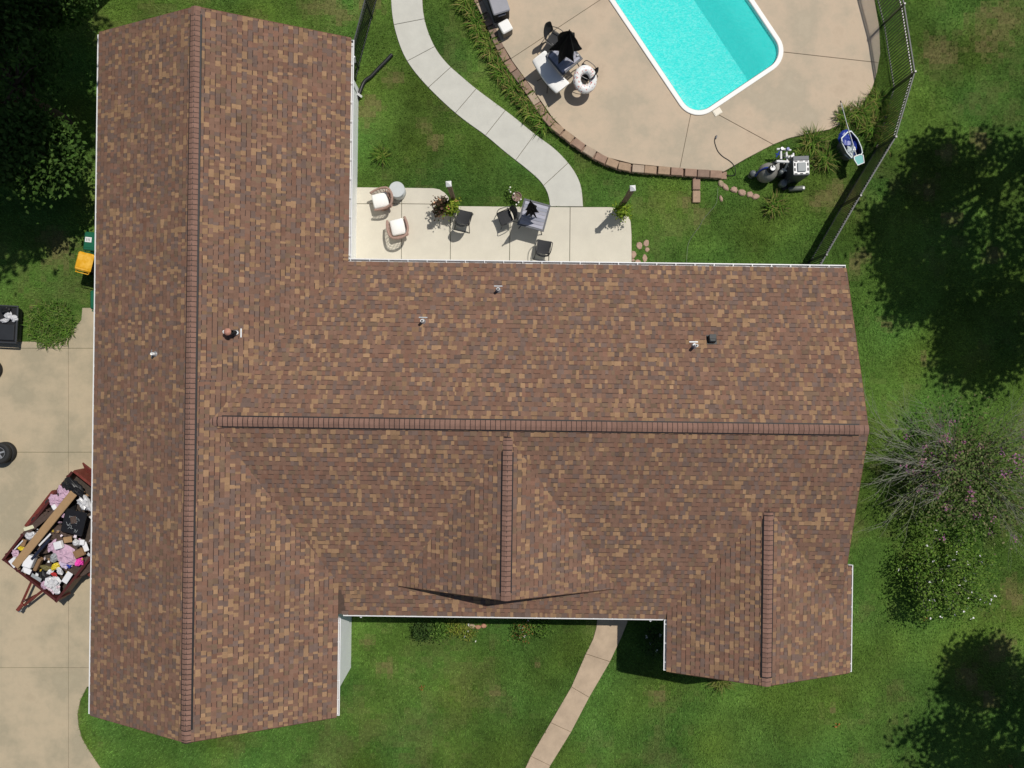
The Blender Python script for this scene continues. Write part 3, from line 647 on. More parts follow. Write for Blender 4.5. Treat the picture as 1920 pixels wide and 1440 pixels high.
def stone(name, label, cat, p, r, h, m, rz=0., group=None, ang=.35):
    n_ = random.randint(6, 8); poly = [(r[0]*math.cos(2*math.pi*k/n_)*random.uniform(.8, 1.15), r[1]*math.sin(2*math.pi*k/n_)*random.uniform(.8, 1.15)) for k in range(n_)]
    b_ = MB(); b_.prism(poly, -.05, h, min(.03, h*.6)); o = b_.build(name, m, None, loc=p, rz=rz); tag(o, label, cat, group); BLOCK.append([(p[0]+x*.8, p[1]+y*.8) for x, y in poly]); return o
for (x, y, r, l_) in ((885, 1174, (.14, .09), 'tan bed stone in the front bed, leftmost of three'), (896, 1175, (.12, .08), 'middle bed stone of three in the front bed'), (907, 1173, (.1, .08), 'rust coloured bed stone, rightmost of three in front')):
    stone('bed_stone', l_, 'stone', P(x, y), r, .08, M_st[random.randint(0, 2)], group='front bed stones')
# stepping stones beside the patio
for x, y, r, l_ in ((1199, 461, (.11, .14), 'upper stepping stone next to the patio edge'), (1212, 456, (.11, .12), 'topmost outer stepping stone, farthest from the roof'), (1213, 468, (.09, .09), 'small outer stepping stone below the topmost one'), (1188, 477, (.1, .16), 'stepping stone touching the patio edge'), (1209, 484, (.09, .15), 'narrow outer stepping stone nearest the gutter'), (1196, 492, (.12, .1), 'stepping stone half hidden by the roof gutter'), (1187, 488, (.06, .06), 'tiny stepping stone at the patio edge')):
    stone('stepping_stone', l_, 'stone', P(x, y), r, .025, M_st[0], group='stepping stones by the patio')
for x, y, r, rz, l_ in ((1352, 345, (.14, .1), -1., 'edging stone nearest the end of the block wall'), (1360, 351, (.16, .1), -.9, 'second edging stone from the block wall'), (1376, 356, (.15, .11), -.2, 'third edging stone from the block wall'), (1391, 361, (.14, .12), -.4, 'fourth edging stone from the block wall'), (1405, 365, (.13, .12), .1, 'fifth edging stone from the block wall'), (1417, 369, (.14, .1), .2, 'edging stone nearest the pump plants'), (1352, 373, (.06, .13), .3, 'lone edging stone in the lawn by the cable'), (1343, 333, (.12, .09), .1, 'edging stone at the deck corner')):
    stone('edging_stone', l_, 'stone', G(x, y), r, .05, M_st[0 if random.random() < .7 else 1], rz, 'edging stones by the pool equipment')
for k, (x, y, l_) in enumerate(((1305.5, 345, 'wall block laid upright against the retaining wall'), (1305.5, 369, 'wall block lying in the grass at the end of two'))):
    q = link('loose_block', blk[1 if k else 0], None, None, G(x, y, .04), R(90)); tag(q, l_, 'block', 'loose wall blocks on the lawn'); c_ = G(x, y); BLOCK.append([(c_.x-.15, c_.y-.2), (c_.x+.15, c_.y-.2), (c_.x+.15, c_.y+.2), (c_.x-.15, c_.y+.2)])
# ---------------------------------------------------------------- trees
def tree(name, label, base, top, crowns, n_, size, cols, spread=.35, per=60, rtr=.16, group=None):
    t = thing(name, label, 'tree', base, 0, group); b_ = MB(); cc = []
    tz = min(c[2]-r[2]*.3 for c, r in crowns)
    b_.tube([(0, 0, -.1), (.05, .02, tz*.5), (0, .06, tz)], [rtr*1.3, rtr, rtr*.75], 8)
    for c, r in crowns:
        k = int(n_/per/len(crowns)); q = ellipsoid(k, c, r, .5); cc.append(q)
        b_.tube([(0, .06, tz*.85), (c[0]*.5, c[1]*.5, (tz+c[2])*.5), tuple(c)], [rtr*.6, rtr*.4, rtr*.15], 6)
        for w_ in q[:max(8, k//4)]:
            b_.tube([(c[0]*.6, c[1]*.6, (tz+c[2])*.5), tuple((np.array(c)+w_)/2+np.array((0, 0, -.1))), tuple(w_)], [rtr*.25, rtr*.12, .01], 4)
    b_.build('trunk', M_bark, t)
    pts = clumps(np.concatenate(cc), per, spread, .5)
    if name == 'tall_tree':                # these crowns stand outside the picture
        w_ = pts+np.array(base); pts = pts[~((np.abs(w_[:, 0]) < .7213*(H-w_[:, 2])+.7) & (np.abs(w_[:, 1]) < .541*(H-w_[:, 2])+.7))]
    link('crown', leafmesh('crown', pts, size, pal(cols, len(pts)), .5), M_leaf, t)
    return t
TG = [(.05, .105, .018), (.065, .13, .024), (.04, .085, .016), (.08, .145, .03)]
# low broadleaf tree at the house corner, in the shade of the tall one
tree('broadleaf_tree', 'low shaded broadleaf tree whose leaves reach the gutter at the roof corner', (-15.6, 9.2, 0), 5, [((0, .3, 3.1), (1.6, 2.2, .9)), ((.4, -1.9, 2.6), (1.3, 1.2, .8)), ((-1.2, 2.6, 3.0), (1.6, 1.5, .9)), ((-2.2, -.6, 2.8), (1.5, 1.8, .8)), ((.9, 3.4, 2.5), (1.2, 1.2, .7))], 26000, .15, TG, .26, 60, .14)
tree('tall_tree', 'tall tree outside the picture that shades the lawn above the recycling carts', (-13.6, 14.6, 0), 13, [((.0, .2, 10.5), (3.6, 2.9, 2.0)), ((-3.0, .2, 9.5), (3.2, 3.4, 2.0)), ((-5.6, -2.2, 9.6), (3.0, 3.2, 1.8)), ((-3.4, -4.6, 10.8), (2.6, 2.2, 1.3)), ((-6, -5.6, 9.0), (2.4, 2.4, 1.3)), ((.1, -4.3, 9.5), (1.5, 1.7, 1.1)), ((-1.4, -4.9, 9.8), (2.2, 1.8, 1.2)), ((-.6, -2.4, 10.), (2.6, 2.2, 1.4)), ((1.0, -1.3, 10), (1.6, 1.6, 1.2))], 36000, .26, TG, .42, 60, .3)
for nm, lb, base, crowns, n_ in (
    ('tall_tree', 'tall tree outside the picture whose shadow falls beside the pool fence', (19.3, 9.4, 0), [((.2, .2, 8.5), (2.8, 2.6, 1.8)), ((-1.6, -1.8, 7.6), (2.2, 2.2, 1.4)), ((.8, -2.2, 8.2), (2.4, 2.2, 1.4)), ((-2.7, -.8, 7.4), (1.1, 1.1, .8)), ((-1.8, 1.0, 7.2), (1.1, 1.0, .8)), ((-2.4, -2.8, 7.2), (.9, 1.3, .8))], 11000),
    ('tall_tree', 'tall tree outside the picture whose shadow falls east of the main ridge', (20.6, 5.4, 0), [((0, .2, 7.8), (2.6, 2.2, 1.6)), ((-1.4, -1.3, 7.0), (1.6, 1.5, 1.2))], 6500),
    ('tall_tree', 'tall tree outside the picture whose shadow darkens the front lawn corner', (20.4, -8.6, 0), [((0, 0, 8.2), (2.5, 2.4, 1.7)), ((-1.8, -2.2, 7.4), (2.4, 2.2, 1.4)), ((.6, -3.8, 8.0), (2.6, 2.2, 1.4)), ((-1.2, 1.5, 7.2), (1.0, .9, .7))], 10500)):
    tree(nm, lb, base, 9, crowns, n_, .20, TG, .30, 50, .24)
# blossoming crape myrtle with bare grey twigs
def arc(a, az, el, L_, bend, n_=6):
    pts = [Vector(a)]; d_ = Vector((math.cos(az)*math.cos(el), math.sin(az)*math.cos(el), math.sin(el)))
    for k in range(n_): pts.append(pts[-1]+d_*(L_/n_)); d_ = (d_+Vector((random.gauss(0, .09), random.gauss(0, .09), bend+random.gauss(0, .06)))).normalized()
    return pts
def fan(b_, p, az, el, L_, r, depth, tips, bend=-.06):
    q = arc(p, az, el, L_, bend); b_.tube(q, [r*(1-.7*k/6) for k in range(7)], 4, False)
    if depth == 0: tips.append(q[-1]); return
    for k in (2, 3, 4, 5, 6, 6):
        s_ = random.uniform(-.55, .55); fan(b_, q[k], az+s_, el+random.uniform(-.35, .35), L_*random.uniform(.45, .75), r*.5, depth-1, tips, bend)
my = thing('flowering_tree', 'spreading pink blossomed crape myrtle with bare grey twigs beside the roof end', 'tree', G(1775, 872)); bare = MB(); stem_ = MB(); tips = []; junk = []
for az, el, L_ in ((132, 50, 1.5), (120, 46, 1.4), (157, 44, 1.6), (168, 40, 1.6), (192, 44, 1.5), (150, 62, 1.5), (163, 55, 1.6), (172, 48, 1.3), (185, 60, 1.4), (198, 52, 1.5), (142, 52, 1.3), (206, 60, 1.2), (176, 66, 1.7)):
    fan(bare, (random.uniform(-.2, .1), random.uniform(-.2, .2), random.uniform(.3, .9)), R(az), R(el-30+random.uniform(-8, 14)), L_*random.uniform(1.15, 1.6), .016, 2, junk)
for az, el, L_ in ((62, 46, 1.4), (48, 40, 1.5), (36, 50, 1.6), (22, 40, 1.5), (75, 52, 1.3), (10, 45, 1.5), (-28, 40, 1.5), (-40, 46, 1.6), (52, 55, 1.7), (30, 60, 1.4), (-15, 50, 1.6), (-35, 55, 1.7), (-50, 50, 1.6), (-60, 44, 1.5), (-22, 58, 1.8), (5, 56, 1.8), (66, 60, 1.6), (44, 62, 1.8), (-70, 52, 1.3)):
    fan(bare, (random.uniform(.2, .6), random.uniform(-.2, .3), random.uniform(.4, 1.0)), R(az), R(el-16), L_*1.4, .011, 2, junk)
for k in range(30):
    fan(stem_, (random.uniform(-.2, .2), random.uniform(-.2, .2), .05), k*2.4, R(random.uniform(28, 75)), random.uniform(1.0, 1.5), .022, 1, tips)
stem_.build('trunk', M_bark, my); bare.build('bare_twig', M_twig, my)
tips = np.array([tuple(t) for t in tips]); tips[:, 2] = np.maximum(tips[:, 2], .3)
tips = np.concatenate([tips, ellipsoid(170, (.25, -.6, 1.3), (2.0, 1.7, .85), .2), ellipsoid(70, (-.5, .3, 1.0), (.9, .9, .6), .2)])
tips = tips*np.array((1.25, 1.15, 1.0)); pts = clumps(tips, 17, .22, .8); link('crown', leafmesh('crown', pts, .095, pal([(.09, .15, .035), (.12, .19, .045), (.07, .12, .03), (.16, .2, .07), (.17, .16, .08)], len(pts)), .6), M_leaf, my)
k = rng.choice(len(tips), 70, replace=False); q = clumps(tips[k]+np.array((0, 0, .16)), 13, .065, .8)
link('blossom', leafmesh('blossom', q, .06, pal([(.30, .10, .22), (.36, .15, .26), (.27, .12, .26), (.40, .20, .22)], len(q), .15), .5, .9), mat('pink_petals', (.4, .1, .3), .6, .05, 5, attr=True, transl=.2), my)
# white flowered shrub
wf = thing('flowering_tree', 'bushy green rose of sharon with small white flowers below the crape myrtle', 'tree', G(1748, 1068)); st2 = MB(); tips = []
for k in range(30): fan(st2, (random.uniform(-.15, .15), random.uniform(-.15, .15), .03), k*2.4, R(random.uniform(30, 80)), random.uniform(.8, 1.2), .018, 1, tips)
st2.build('trunk', M_twig, wf); tips = np.array([tuple(t) for t in tips]); tips[:, 2] = np.maximum(tips[:, 2], .25)
pts = clumps(tips, 44, .17, .8); link('crown', leafmesh('crown', pts, .085, pal([(.10, .19, .025), (.13, .23, .035), (.07, .14, .02), (.16, .24, .045)], len(pts)), .6), M_leaf, wf)
k = rng.choice(len(tips), 42, replace=False); q = clumps(tips[k]+np.array((0, 0, .12)), 3, .02)
link('blossom', leafmesh('blossom', q, .05, pal([(.82, .80, .82)], len(q), .08), .3, .95), mat('white_petals', (.8, .8, .8), .6, .03, 5, attr=True), wf)
# ================================================================ things on patio, deck, lawn and driveway
M_wick = mat('rose_wicker', (.36, .235, .19), .75, .2, 25, .6, 90, coord='obj'); M_wickd = mat('brown_wicker', (.34, .18, .11), .8, .3, 30, .8, 70, coord='obj')
M_cush = mat('white_cushion', (.86, .85, .82), .8, .03, 4, .1, 30); M_blk_m = mat('black_metal', (.014, .014, .015), .4, .1, 6, spec=.5); M_sling = mat('black_sling', (.028, .029, .032), .75, .2, 40, .4, 120, coord='obj')
M_umb = mat('black_canvas', (.008, .008, .009), .85, .15, 8, spec=.12); M_drum = mat('pale_stone_resin', (.52, .545, .545), .6, .04, 4); M_slat = [mat('grey_slat_'+a_, c, .5, .06, 5) for a_, c in (('light', (.36, .36, .43)), ('mid', (.30, .30, .36)), ('dark', (.25, .26, .32)))]
M_fr = mat('dark_grey_frame', (.10, .105, .12), .45, .08, 5); M_brown = mat('post_wood', (.155, .112, .072), .85, .25, 12, .4, 40); M_cer = mat('grey_ceramic', (.45, .44, .45), .45, .06, 5)
# barrel chairs: front is +y
def wicker_chair(label, p, rz):
    t = thing('wicker_chair', label, 'chair', p, rz, 'wicker barrel chairs on the patio')
    m = MB(); m.lathe([(.20, 0), (.27, .02), (.25, .16), (.21, .27)], 20); m.build('swivel_base', M_wickd, t)
    m = MB(); m.box((0, -.02, .30), (.60, .60, .10), bev=.05); m.build('seat_frame', M_wick, t)
    m = MB(); m.box((0, .03, .40), (.50, .54, .14), bev=.045); m.build('cushion', M_cush, t, True)
    rail = spline([(-.30, .30, .50), (-.34, .10, .56), (-.34, -.15, .63), (-.25, -.35, .71), (0, -.43, .75), (.25, -.35, .71), (.34, -.15, .63), (.34, .10, .56), (.30, .30, .50)], 4)
    m = MB(); m.tube(rail, .042, 8); m.build('arm_rail', M_wick, t, True)
    low = spline([(-.27, .27, .30), (-.30, 0, .30), (-.24, -.24, .30), (0, -.32, .30), (.24, -.24, .30), (.30, 0, .30), (.27, .27, .30)], 5)
    for k in range(0, len(rail), 2):
        q = low[min(len(low)-1, round(k/(len(rail)-1)*(len(low)-1)))]; m = MB(); m.tube([rail[k], q], .010, 4); m.build('rib', M_wick, t)
    for zz in (.25, .5, .75):
        m = MB(); m.tube([rail[k].lerp(low[min(len(low)-1, round(k/(len(rail)-1)*(len(low)-1)))], zz) for k in range(len(rail))], .008, 4); m.build('hoop', M_wick, t)
    return t
wicker_chair('wicker barrel chair with white cushion next to the round white side table', P(719, 381, .05), R(104))
wicker_chair('wicker barrel chair with white cushion facing the lawn, nearer the gutter', P(750, 432, .05), R(13))
t = thing('side_table', 'round white drum side table at the corner of the patio', 'table', P(748, 362, .05)); m = MB(); m.lathe([(.20, 0), (.26, .05), (.27, .25), (.24, .44)], 28); m.build('drum', M_drum, t, True); m = MB(); m.lathe([(.25, .44), (.272, .455), (.272, .475), (.255, .487), (.24, .484), (.01, .484)], 28); m.build('table_top', M_drum, t)
# sling chairs: front is +y
def sling_chair(label, p, rz, high=0.):
    t = thing('patio_chair', label, 'chair', p, rz, 'black sling chairs')
    def sheet(prof, w0, w1, n_=6, th=.012):
        m = MB(); v = []; k_ = len(prof)
        for i, (y, z) in enumerate(prof):
            w_ = w0+(w1-w0)*i/(k_-1); w_ *= 1-.35*max(0, (i/(k_-1)-.75)*4)**2 if w1 < 0 else 1
            for j in range(n_+1): x = -w_/2+w_*j/n_; v.append((x, y, z-.03*(1-(2*j/n_-1)**2)))
        v += [(a, b_, c-th) for a, b_, c in v]; o_ = k_*(n_+1)
        f = []
        for i in range(k_-1):
            for j in range(n_): a = i*(n_+1)+j; f += [(a, a+1, a+n_+2, a+n_+1), (o_+a+n_+1, o_+a+n_+2, o_+a+1, o_+a)]
        m.add(v, f); return m
    sheet([(.27, .39), (.25, .43), (.1, .435), (-.12, .425), (-.20, .43)], .46, .42).build('seat', M_sling, t)
    bk = [(-.20, .43), (-.24, .55), (-.29, .70), (-.33, .82+high), (-.345, .88+high)]
    b_ = MB(); v = []; n_ = 8
    for i, (y, z) in enumerate(bk):
        w_ = [.42, .45, .44, .36, .18][i]
        for j in range(n_+1): q = 2*j/n_-1; v.append((w_/2*q, y-.05*(1-q*q), z))
    v += [(a, y-.012, z) for a, y, z in v]; o_ = 5*(n_+1); f = []
    for i in range(4):
        for j in range(n_): a = i*(n_+1)+j; f += [(a, a+1, a+n_+2, a+n_+1), (o_+a+n_+1, o_+a+n_+2, o_+a+1, o_+a)]
    b_.add(v, f); b_.build('backrest', M_sling, t)
    m = MB(); m.tube(spline([(-.21, -.20, .43), (-.225, -.24, .55), (-.22, -.29, .70), (-.18, -.335, .82+high), (0, -.40, .89+high), (.18, -.335, .82+high), (.22, -.29, .70), (.225, -.24, .55), (.21, -.20, .43)], 3), .012, 6); m.build('back_frame', M_blk_m, t)
    for s_ in (-1, 1):
        m = MB(); m.tube([(s_*.23, .26, .41), (s_*.24, -.20, .43)], .014, 6); m.build('seat_rail', M_blk_m, t)
        m = MB(); m.tube([(s_*.22, .22, .42), (s_*.25, .30, .01)], .014, 6); m.build('leg', M_blk_m, t)
        m = MB(); m.tube([(s_*.22, -.15, .42), (s_*.27, -.38, .01)], .014, 6); m.build('leg', M_blk_m, t)
        m = MB(); m.tube(spline([(s_*.23, -.25, .60), (s_*.27, -.1, .64), (s_*.28, .15, .64), (s_*.25, .24, .42)], 3), .013, 6); m.build('armrest', M_blk_m, t)
    m = MB(); m.tube([(-.27, -.38, .02), (.27, -.38, .02)], .011, 6); m.build('stretcher', M_blk_m, t)
    return t
sling_chair('black sling chair standing alone beside the flower pots', P(871, 414, .05), R(-13))
sling_chair('black sling chair left of the grey patio table', P(949, 412, .05), R(112))
sling_chair('black sling chair below the grey patio table near the gutter', P(1018, 469, .05), R(-10))
def slat_table(label, p, rz, s_=.94, nsl=7, group=None):
    t = thing('patio_table', label, 'table', p, rz, group); zt = .70
    for sx, sy, dx, dy in ((0, s_/2-.03, s_, .06), (0, -s_/2+.03, s_, .06), (s_/2-.03, 0, .06, s_-.12), (-s_/2+.03, 0, .06, s_-.12)):
        m = MB(); m.box((sx, sy, zt), (dx, dy, .045), bev=.008); m.build('edge_frame', M_fr, t)
    w_ = (s_-.13)/nsl
    for k in range(nsl):
        m = MB(); m.box((0, -s_/2+.065+w_*(k+.5), zt+.006), (s_-.125, w_-.008, .022), bev=.003); m.build('slat', M_slat[k % 3], t)
    for sx in (-1, 1):
        for sy in (-1, 1):
            m = MB(); m.tube(spline([(sx*.36, sy*.36, zt-.02), (sx*.34, sy*.34, .35), (sx*.42, sy*.42, .012)], 4), .018, 6); m.build('leg', M_blk_m, t)
    return t
def umbrella(label, p, h, r, rin, zb, lean=(0, 0), ribs=8, group=None, base=True):
    t = thing('patio_umbrella', label, 'umbrella', p, 0, group); lx, ly = lean
    at = lambda z: Vector((lx*z/h, ly*z/h, z))
    m = MB(); m.tube([at(.02), at(h-.05)], .02, 8); m.build('pole', M_blk_m, t)
    m = MB(); m.lathe([(.001, h-.06), (.03, h-.05), (.022, h+.03), (.001, h+.05)], 10, (lx, ly, 0)); m.build('finial', M_umb, t)
    m = MB(); n_ = ribs*4; lv = 7; v = []
    for i in range(lv):
        q = i/(lv-1)
        for k in range(n_):
            c_ = .5+.5*math.cos(2*math.pi*k/4); ri = rin+(r-rin)*c_**1.4; ri *= (q**.85)*(1+.10*math.sin(k*5.3+i)*q); ri = max(ri, .012)
            a = 2*math.pi*k/n_+.07*math.sin(k*1.7)*q; z = h-.03-(h-zb)*q*(1-.12*(1-c_)*q)+.02*math.sin(k*2.1)*q; c0_ = at(z); v.append((c0_.x+ri*math.cos(a), c0_.y+ri*math.sin(a), z))
    m.add(v, [(i*n_+k, i*n_+(k+1) % n_, (i+1)*n_+(k+1) % n_, (i+1)*n_+k) for i in range(lv-1) for k in range(n_)]); m.build('canopy', M_umb, t)
    for k in range(ribs):
        a = 2*math.pi*k/ribs; c0_ = at(zb+.02); m = MB(); m.tube([at(h-.08), (c0_.x+(r-.04)*math.cos(a), c0_.y+(r-.04)*math.sin(a), zb+.03)], .007, 4); m.build('rib', M_fr, t)
    if base: m = MB(); m.lathe([(.22, 0), (.22, .05), (.06, .09), (.03, .3)], 16); m.build('weight', M_blk_m, t)
    return t
slat_table('grey slatted square table with closed umbrella on the patio', P(1001, 404, .70), R(-15)).location.z = .05
p = P(1001, 404, .70); umbrella('closed black umbrella standing through the patio table', (p.x, p.y, .05), 2.35, .25, .10, 1.0, (-.16, .05), 7)
# bowl ornament with globe lights
t = thing('garden_bowl', 'small round copper bowl ornament with white globe lights in the lawn', 'ornament', P(969, 372)); m = MB(); m.lathe([(.02, .16), (.15, .20), (.17, .26), (.155, .26), (.14, .215), (.01, .19)], 20); m.build('bowl', mat('dull_copper', (.24, .15, .12), .5, .2, 10), t); m = MB(); m.lathe([(.05, 0), (.03, .02), (.02, .17)], 10); m.build('stand', M_blk_m, t)
for k, (x, y) in enumerate(((-.23, .30), (-.26, .22), (-.22, .14), (-.10, .08), (.14, -.12), (.06, -.22), (-.02, -.3))):
    m = MB(); m.lathe([(.005, -.03), (.026, -.015), (.03, 0), (.026, .018), (.005, .03)], 8, (x, y, .32)); m.tube([(x, y, 0), (x, y, .3)], .005, 4); m.build('globe_light', mat('white_globe', (.85, .83, .75), .4, 0), t)
shrub('flowering_plant', 'small leafy plant round the copper bowl ornament', P(962, 368), (.2, .26), .22, 420, .05, LT)
# posts and flower pots
def post(label, px, py):
    z = 2.3; p = P(px, py, z); t = thing('timber_post', label, 'post', (p.x, p.y, 0), R(4), 'timber posts at the patio edge')
    m = MB(); m.box((0, 0, z/2-.04), (.14, .14, z-.08), bev=.008); m.build('shaft', M_brown, t)
    m = MB(); m.box((0, 0, z-.065), (.175, .175, .05)); m.add([(-.09, -.09, z-.039), (.09, -.09, z-.039), (.09, .09, z-.039), (-.09, .09, z-.039), (0, 0, z+.03)], [(0, 1, 4), (1, 2, 4), (2, 3, 4), (3, 0, 4)]); m.build('post_cap', M_pvc, t)
    for s_ in (-1, 1): m = MB(); m.box((s_*.095, 0, z-.06), (.012, .04, .05)); m.build('solar_cell', M_dark, t)
post('timber post with white cap beside the flower pots and chairs', 841, 344); post('timber post with white cap at the far corner of the patio', 1187, 352)
def pot(label, p, r, h, cols, fl, n_=520):
    t = thing('flower_pot', label, 'plant', p); m = MB(); m.lathe([(r*.7, 0), (r, h*.9), (r*1.06, h), (r*.9, h), (r*.86, h-.04), (.01, h-.05)], 18); m.build('pot', M_cer, t)
    cc = ellipsoid(14, (0, 0, h+.14), (r*1.25, r*1.25, .18), .2); pts = clumps(cc, n_//14, .09, .9); link('foliage', leafmesh('foliage', pts, .085, pal(cols, len(pts))), M_leaf, t)
    if fl is not None:
        k = rng.integers(0, len(pts), 10); q = clumps(pts[k]+np.array((0, 0, .06)), 6, .022); link('blossom', leafmesh('blossom', q, .06, pal(fl, len(q), .1), .4, .9), mat('pot_petals', (.6, .3, .2), .6, .03, 5, attr=True), t)
pot('flower pot with dark red leaves and peach flowers beside the left post', P(828, 395, .05), .19, .38, [(.06, .035, .025), (.10, .06, .035), (.05, .06, .02), (.2, .12, .07)], [(.7, .38, .22)])
pot('flower pot with bright yellow green foliage beside the left post', P(850, 396, .05), .2, .42, [(.2, .27, .025), (.26, .31, .04), (.12, .2, .02)], [(.75, .32, .16)], 700)
pot('white flower pot with lime foliage at the foot of the far post', P(1164, 402, .05), .17, .36, [(.2, .29, .025), (.25, .33, .04), (.13, .22, .02)], None, 420)
# ---------------------------------------------------------------- pool deck furniture
slat_table('grey slatted square table under the half open umbrella on the pool deck', P(1058, 107, .9), R(40), .90).location.z = DZ
p = P(1058, 107, .9); umbrella('half open black umbrella over the pool deck table', (p.x, p.y, DZ), 2.47, .56, .30, 1.28, (.03, .02), 6)
sling_chair('tall black chair tucked behind the pool deck umbrella', P(1038, 84, DZ), R(-125), .1)
sling_chair('black chair under the inflatable ring on the pool deck', P(1096, 146, DZ), R(60))
m = MB(); m.box((0, 0, .02), (.09, .07, .04), bev=.012); o = m.build('ash_tray', M_cer, None, loc=P(1083, 104, .925), rz=.4); tag(o, 'small grey dish on the corner of the pool deck table', 'dish')
# white padded lounger, saddle shaped
lc_ = P(1032, 141, .6); t = thing('lounge_chair', 'white padded saddle shaped lounger on black legs beside the deck table', 'lounger', (lc_.x, lc_.y, DZ), math.atan2(-60, 47))
prof = spline([(-.66, 0, .72), (-.50, 0, .60), (-.2, 0, .46), (.05, 0, .40), (.3, 0, .44), (.52, 0, .53), (.68, 0, .60)], 4)
m = MB(); v = []; n_ = 10
for i, q in enumerate(prof):
    bul = .016*math.cos(i*math.pi); w_ = .30 - (.03 if i in (0, len(prof)-1) else 0)
    for j in range(n_):
        a = 2*math.pi*j/n_; cx_, sx_ = math.cos(a), math.sin(a); v.append((q.x, w_*math.copysign(abs(cx_)**.5, cx_), q.z+(.055+bul)*math.copysign(abs(sx_)**.6, sx_)))
m.add(v, [(i*n_+k, i*n_+(k+1) % n_, (i+1)*n_+(k+1) % n_, (i+1)*n_+k) for i in range(len(prof)-1) for k in range(n_)]+[tuple(range(n_-1, -1, -1)), tuple(range((len(prof)-1)*n_, len(prof)*n_))]); m.build('pad', M_cush, t, True)
for s_ in (-1, 1):
    m = MB(); m.tube(spline([(-.35, s_*.26, .47), (-.1, s_*.29, .38), (.2, s_*.29, .36), (.4, s_*.26, .42)], 3), .014, 6); m.build('side_rail', M_blk_m, t)
    for x0, x1 in ((-.1, -.25), (.2, .3)): m = MB(); m.tube([(x0, s_*.28, .37), (x1, s_*.36, .01)], .014, 6); m.build('leg', M_blk_m, t)
# inflatable ring
rm = mat('printed_vinyl', (.82, .82, .80), .35, 0, 5); nt_ = rm.node_tree; bs = nt_.nodes['Principled BSDF']; tcn = nt_.nodes.new('ShaderNodeTexCoord'); vo = nt_.nodes.new('ShaderNodeTexVoronoi'); vo.inputs['Scale'].default_value = 17; nt_.links.new(tcn.outputs['Object'], vo.inputs['Vector'])
r1 = nt_.nodes.new('ShaderNodeValToRGB'); r1.color_ramp.interpolation = 'CONSTANT'; e0 = r1.color_ramp.elements; e0[0].color = (1, 1, 1, 1); e0[1].position = .42; e0[1].color = (0, 0, 0, 1); nt_.links.new(vo.outputs['Distance'], r1.inputs[0])
r2 = nt_.nodes.new('ShaderNodeValToRGB'); r2.color_ramp.interpolation = 'CONSTANT'; e0 = r2.color_ramp.elements; e0[0].color = (.62, .22, .22, 1); e0[1].position = .3; e0[1].color = (.80, .80, .78, 1)
for ps, cl in ((.5, (.62, .42, .36, 1)), (.68, (.80, .80, .78, 1)), (.82, (.30, .38, .45, 1)), (.9, (.80, .80, .78, 1))): e_ = e0.new(ps); e_.color = cl
sp = nt_.nodes.new('ShaderNodeSeparateColor'); nt_.links.new(vo.outputs['Color'], sp.inputs[0]); nt_.links.new(sp.outputs[0], r2.inputs[0])
mxr = nt_.nodes.new('ShaderNodeMix'); mxr.data_type = 'RGBA'; nt_.links.new(r1.outputs[0], mxr.inputs[0]); mxr.inputs[6].default_value = (.82, .82, .80, 1); nt_.links.new(r2.outputs[0], mxr.inputs[7]); nt_.links.new(mxr.outputs[2], bs.inputs['Base Color'])
m = MB(); v = []; n1, n2 = 36, 14
for i in range(n1):
    a = 2*math.pi*i/n1
    for j in range(n2): b_ = 2*math.pi*j/n2; rr = .285+.135*math.cos(b_); v.append((rr*math.cos(a), rr*1.1*math.sin(a), .125*math.sin(b_)))
m.add(v, [(i*n2+j, ((i+1) % n1)*n2+j, ((i+1) % n1)*n2+(j+1) % n2, i*n2+(j+1) % n2) for i in range(n1) for j in range(n2)])
p = P(1097, 149, .80); o = m.build('swim_ring', rm, None, True, (p.x, p.y, .80)); o.rotation_euler = (R(14), R(8), .1); tag(o, 'white inflatable swim ring with floral print resting on a black chair', 'swim ring')
# storage box and side table at the top edge
M_box = mat('grey_box_lid', (.30, .30, .33), .55, .05, 4); M_boxs = mat('black_woven_side', (.03, .031, .034), .6, .2, 40, .5, 60)
a = P(926.4, 29.4, .82); b_ = P(956.6, 19.8, .82); d_ = (b_-a); w_ = d_.length; rz = math.atan2(d_.y, d_.x); nrm_ = Vector((-d_.y, d_.x, 0)).normalized(); ctr = (a+b_)/2+nrm_*.75
t = thing('storage_box', 'long deck storage box with grey lid and black sides', 'box', (ctr.x, ctr.y, DZ), rz); m = MB(); m.box((0, .02, .27), (w_-.02, 1.46, .54), bev=.03); m.build('body', M_boxs, t); m = MB(); m.box((0, .02, .585), (w_+.02, 1.5, .085), bev=.03); m.build('lid', M_box, t); m = MB(); m.box((0, -.735, .46), (w_*.5, .04, .05), bev=.012); m.build('handle', M_box, t)
a = P(943.6, 63.8, .60); b_ = P(962.3, 53.5, .60); d_ = b_-a; rz = math.atan2(d_.y, d_.x); nrm_ = Vector((-d_.y, d_.x, 0)).normalized(); ctr = (a+b_)/2+nrm_*.205
t = thing('ottoman', 'small square stool with white cushion beside the storage box', 'stool', (ctr.x, ctr.y, DZ), rz); m = MB(); m.box((0, 0, .16), (.37, .39, .32), bev=.02); m.build('base', mat('taupe_weave', (.23, .20, .17), .8, .2, 30, .5, 60), t); m = MB(); m.box((0, 0, .365), (.39, .41, .09), bev=.03); m.build('cushion', M_cush, t)
m = MB(); m.box((0, 0, .006), (.30, .22, .03), bev=.008); m.box((0, 0, .024), (.24, .17, .008), bev=.003); o = m.build('skimmer_cover', mat('cream_plastic', (.74, .68, .56), .5, .03, 4), None, loc=P(1345, 210, DZ), rz=R(32)); tag(o, 'cream square skimmer cover set in the deck below the pool corner', 'cover')
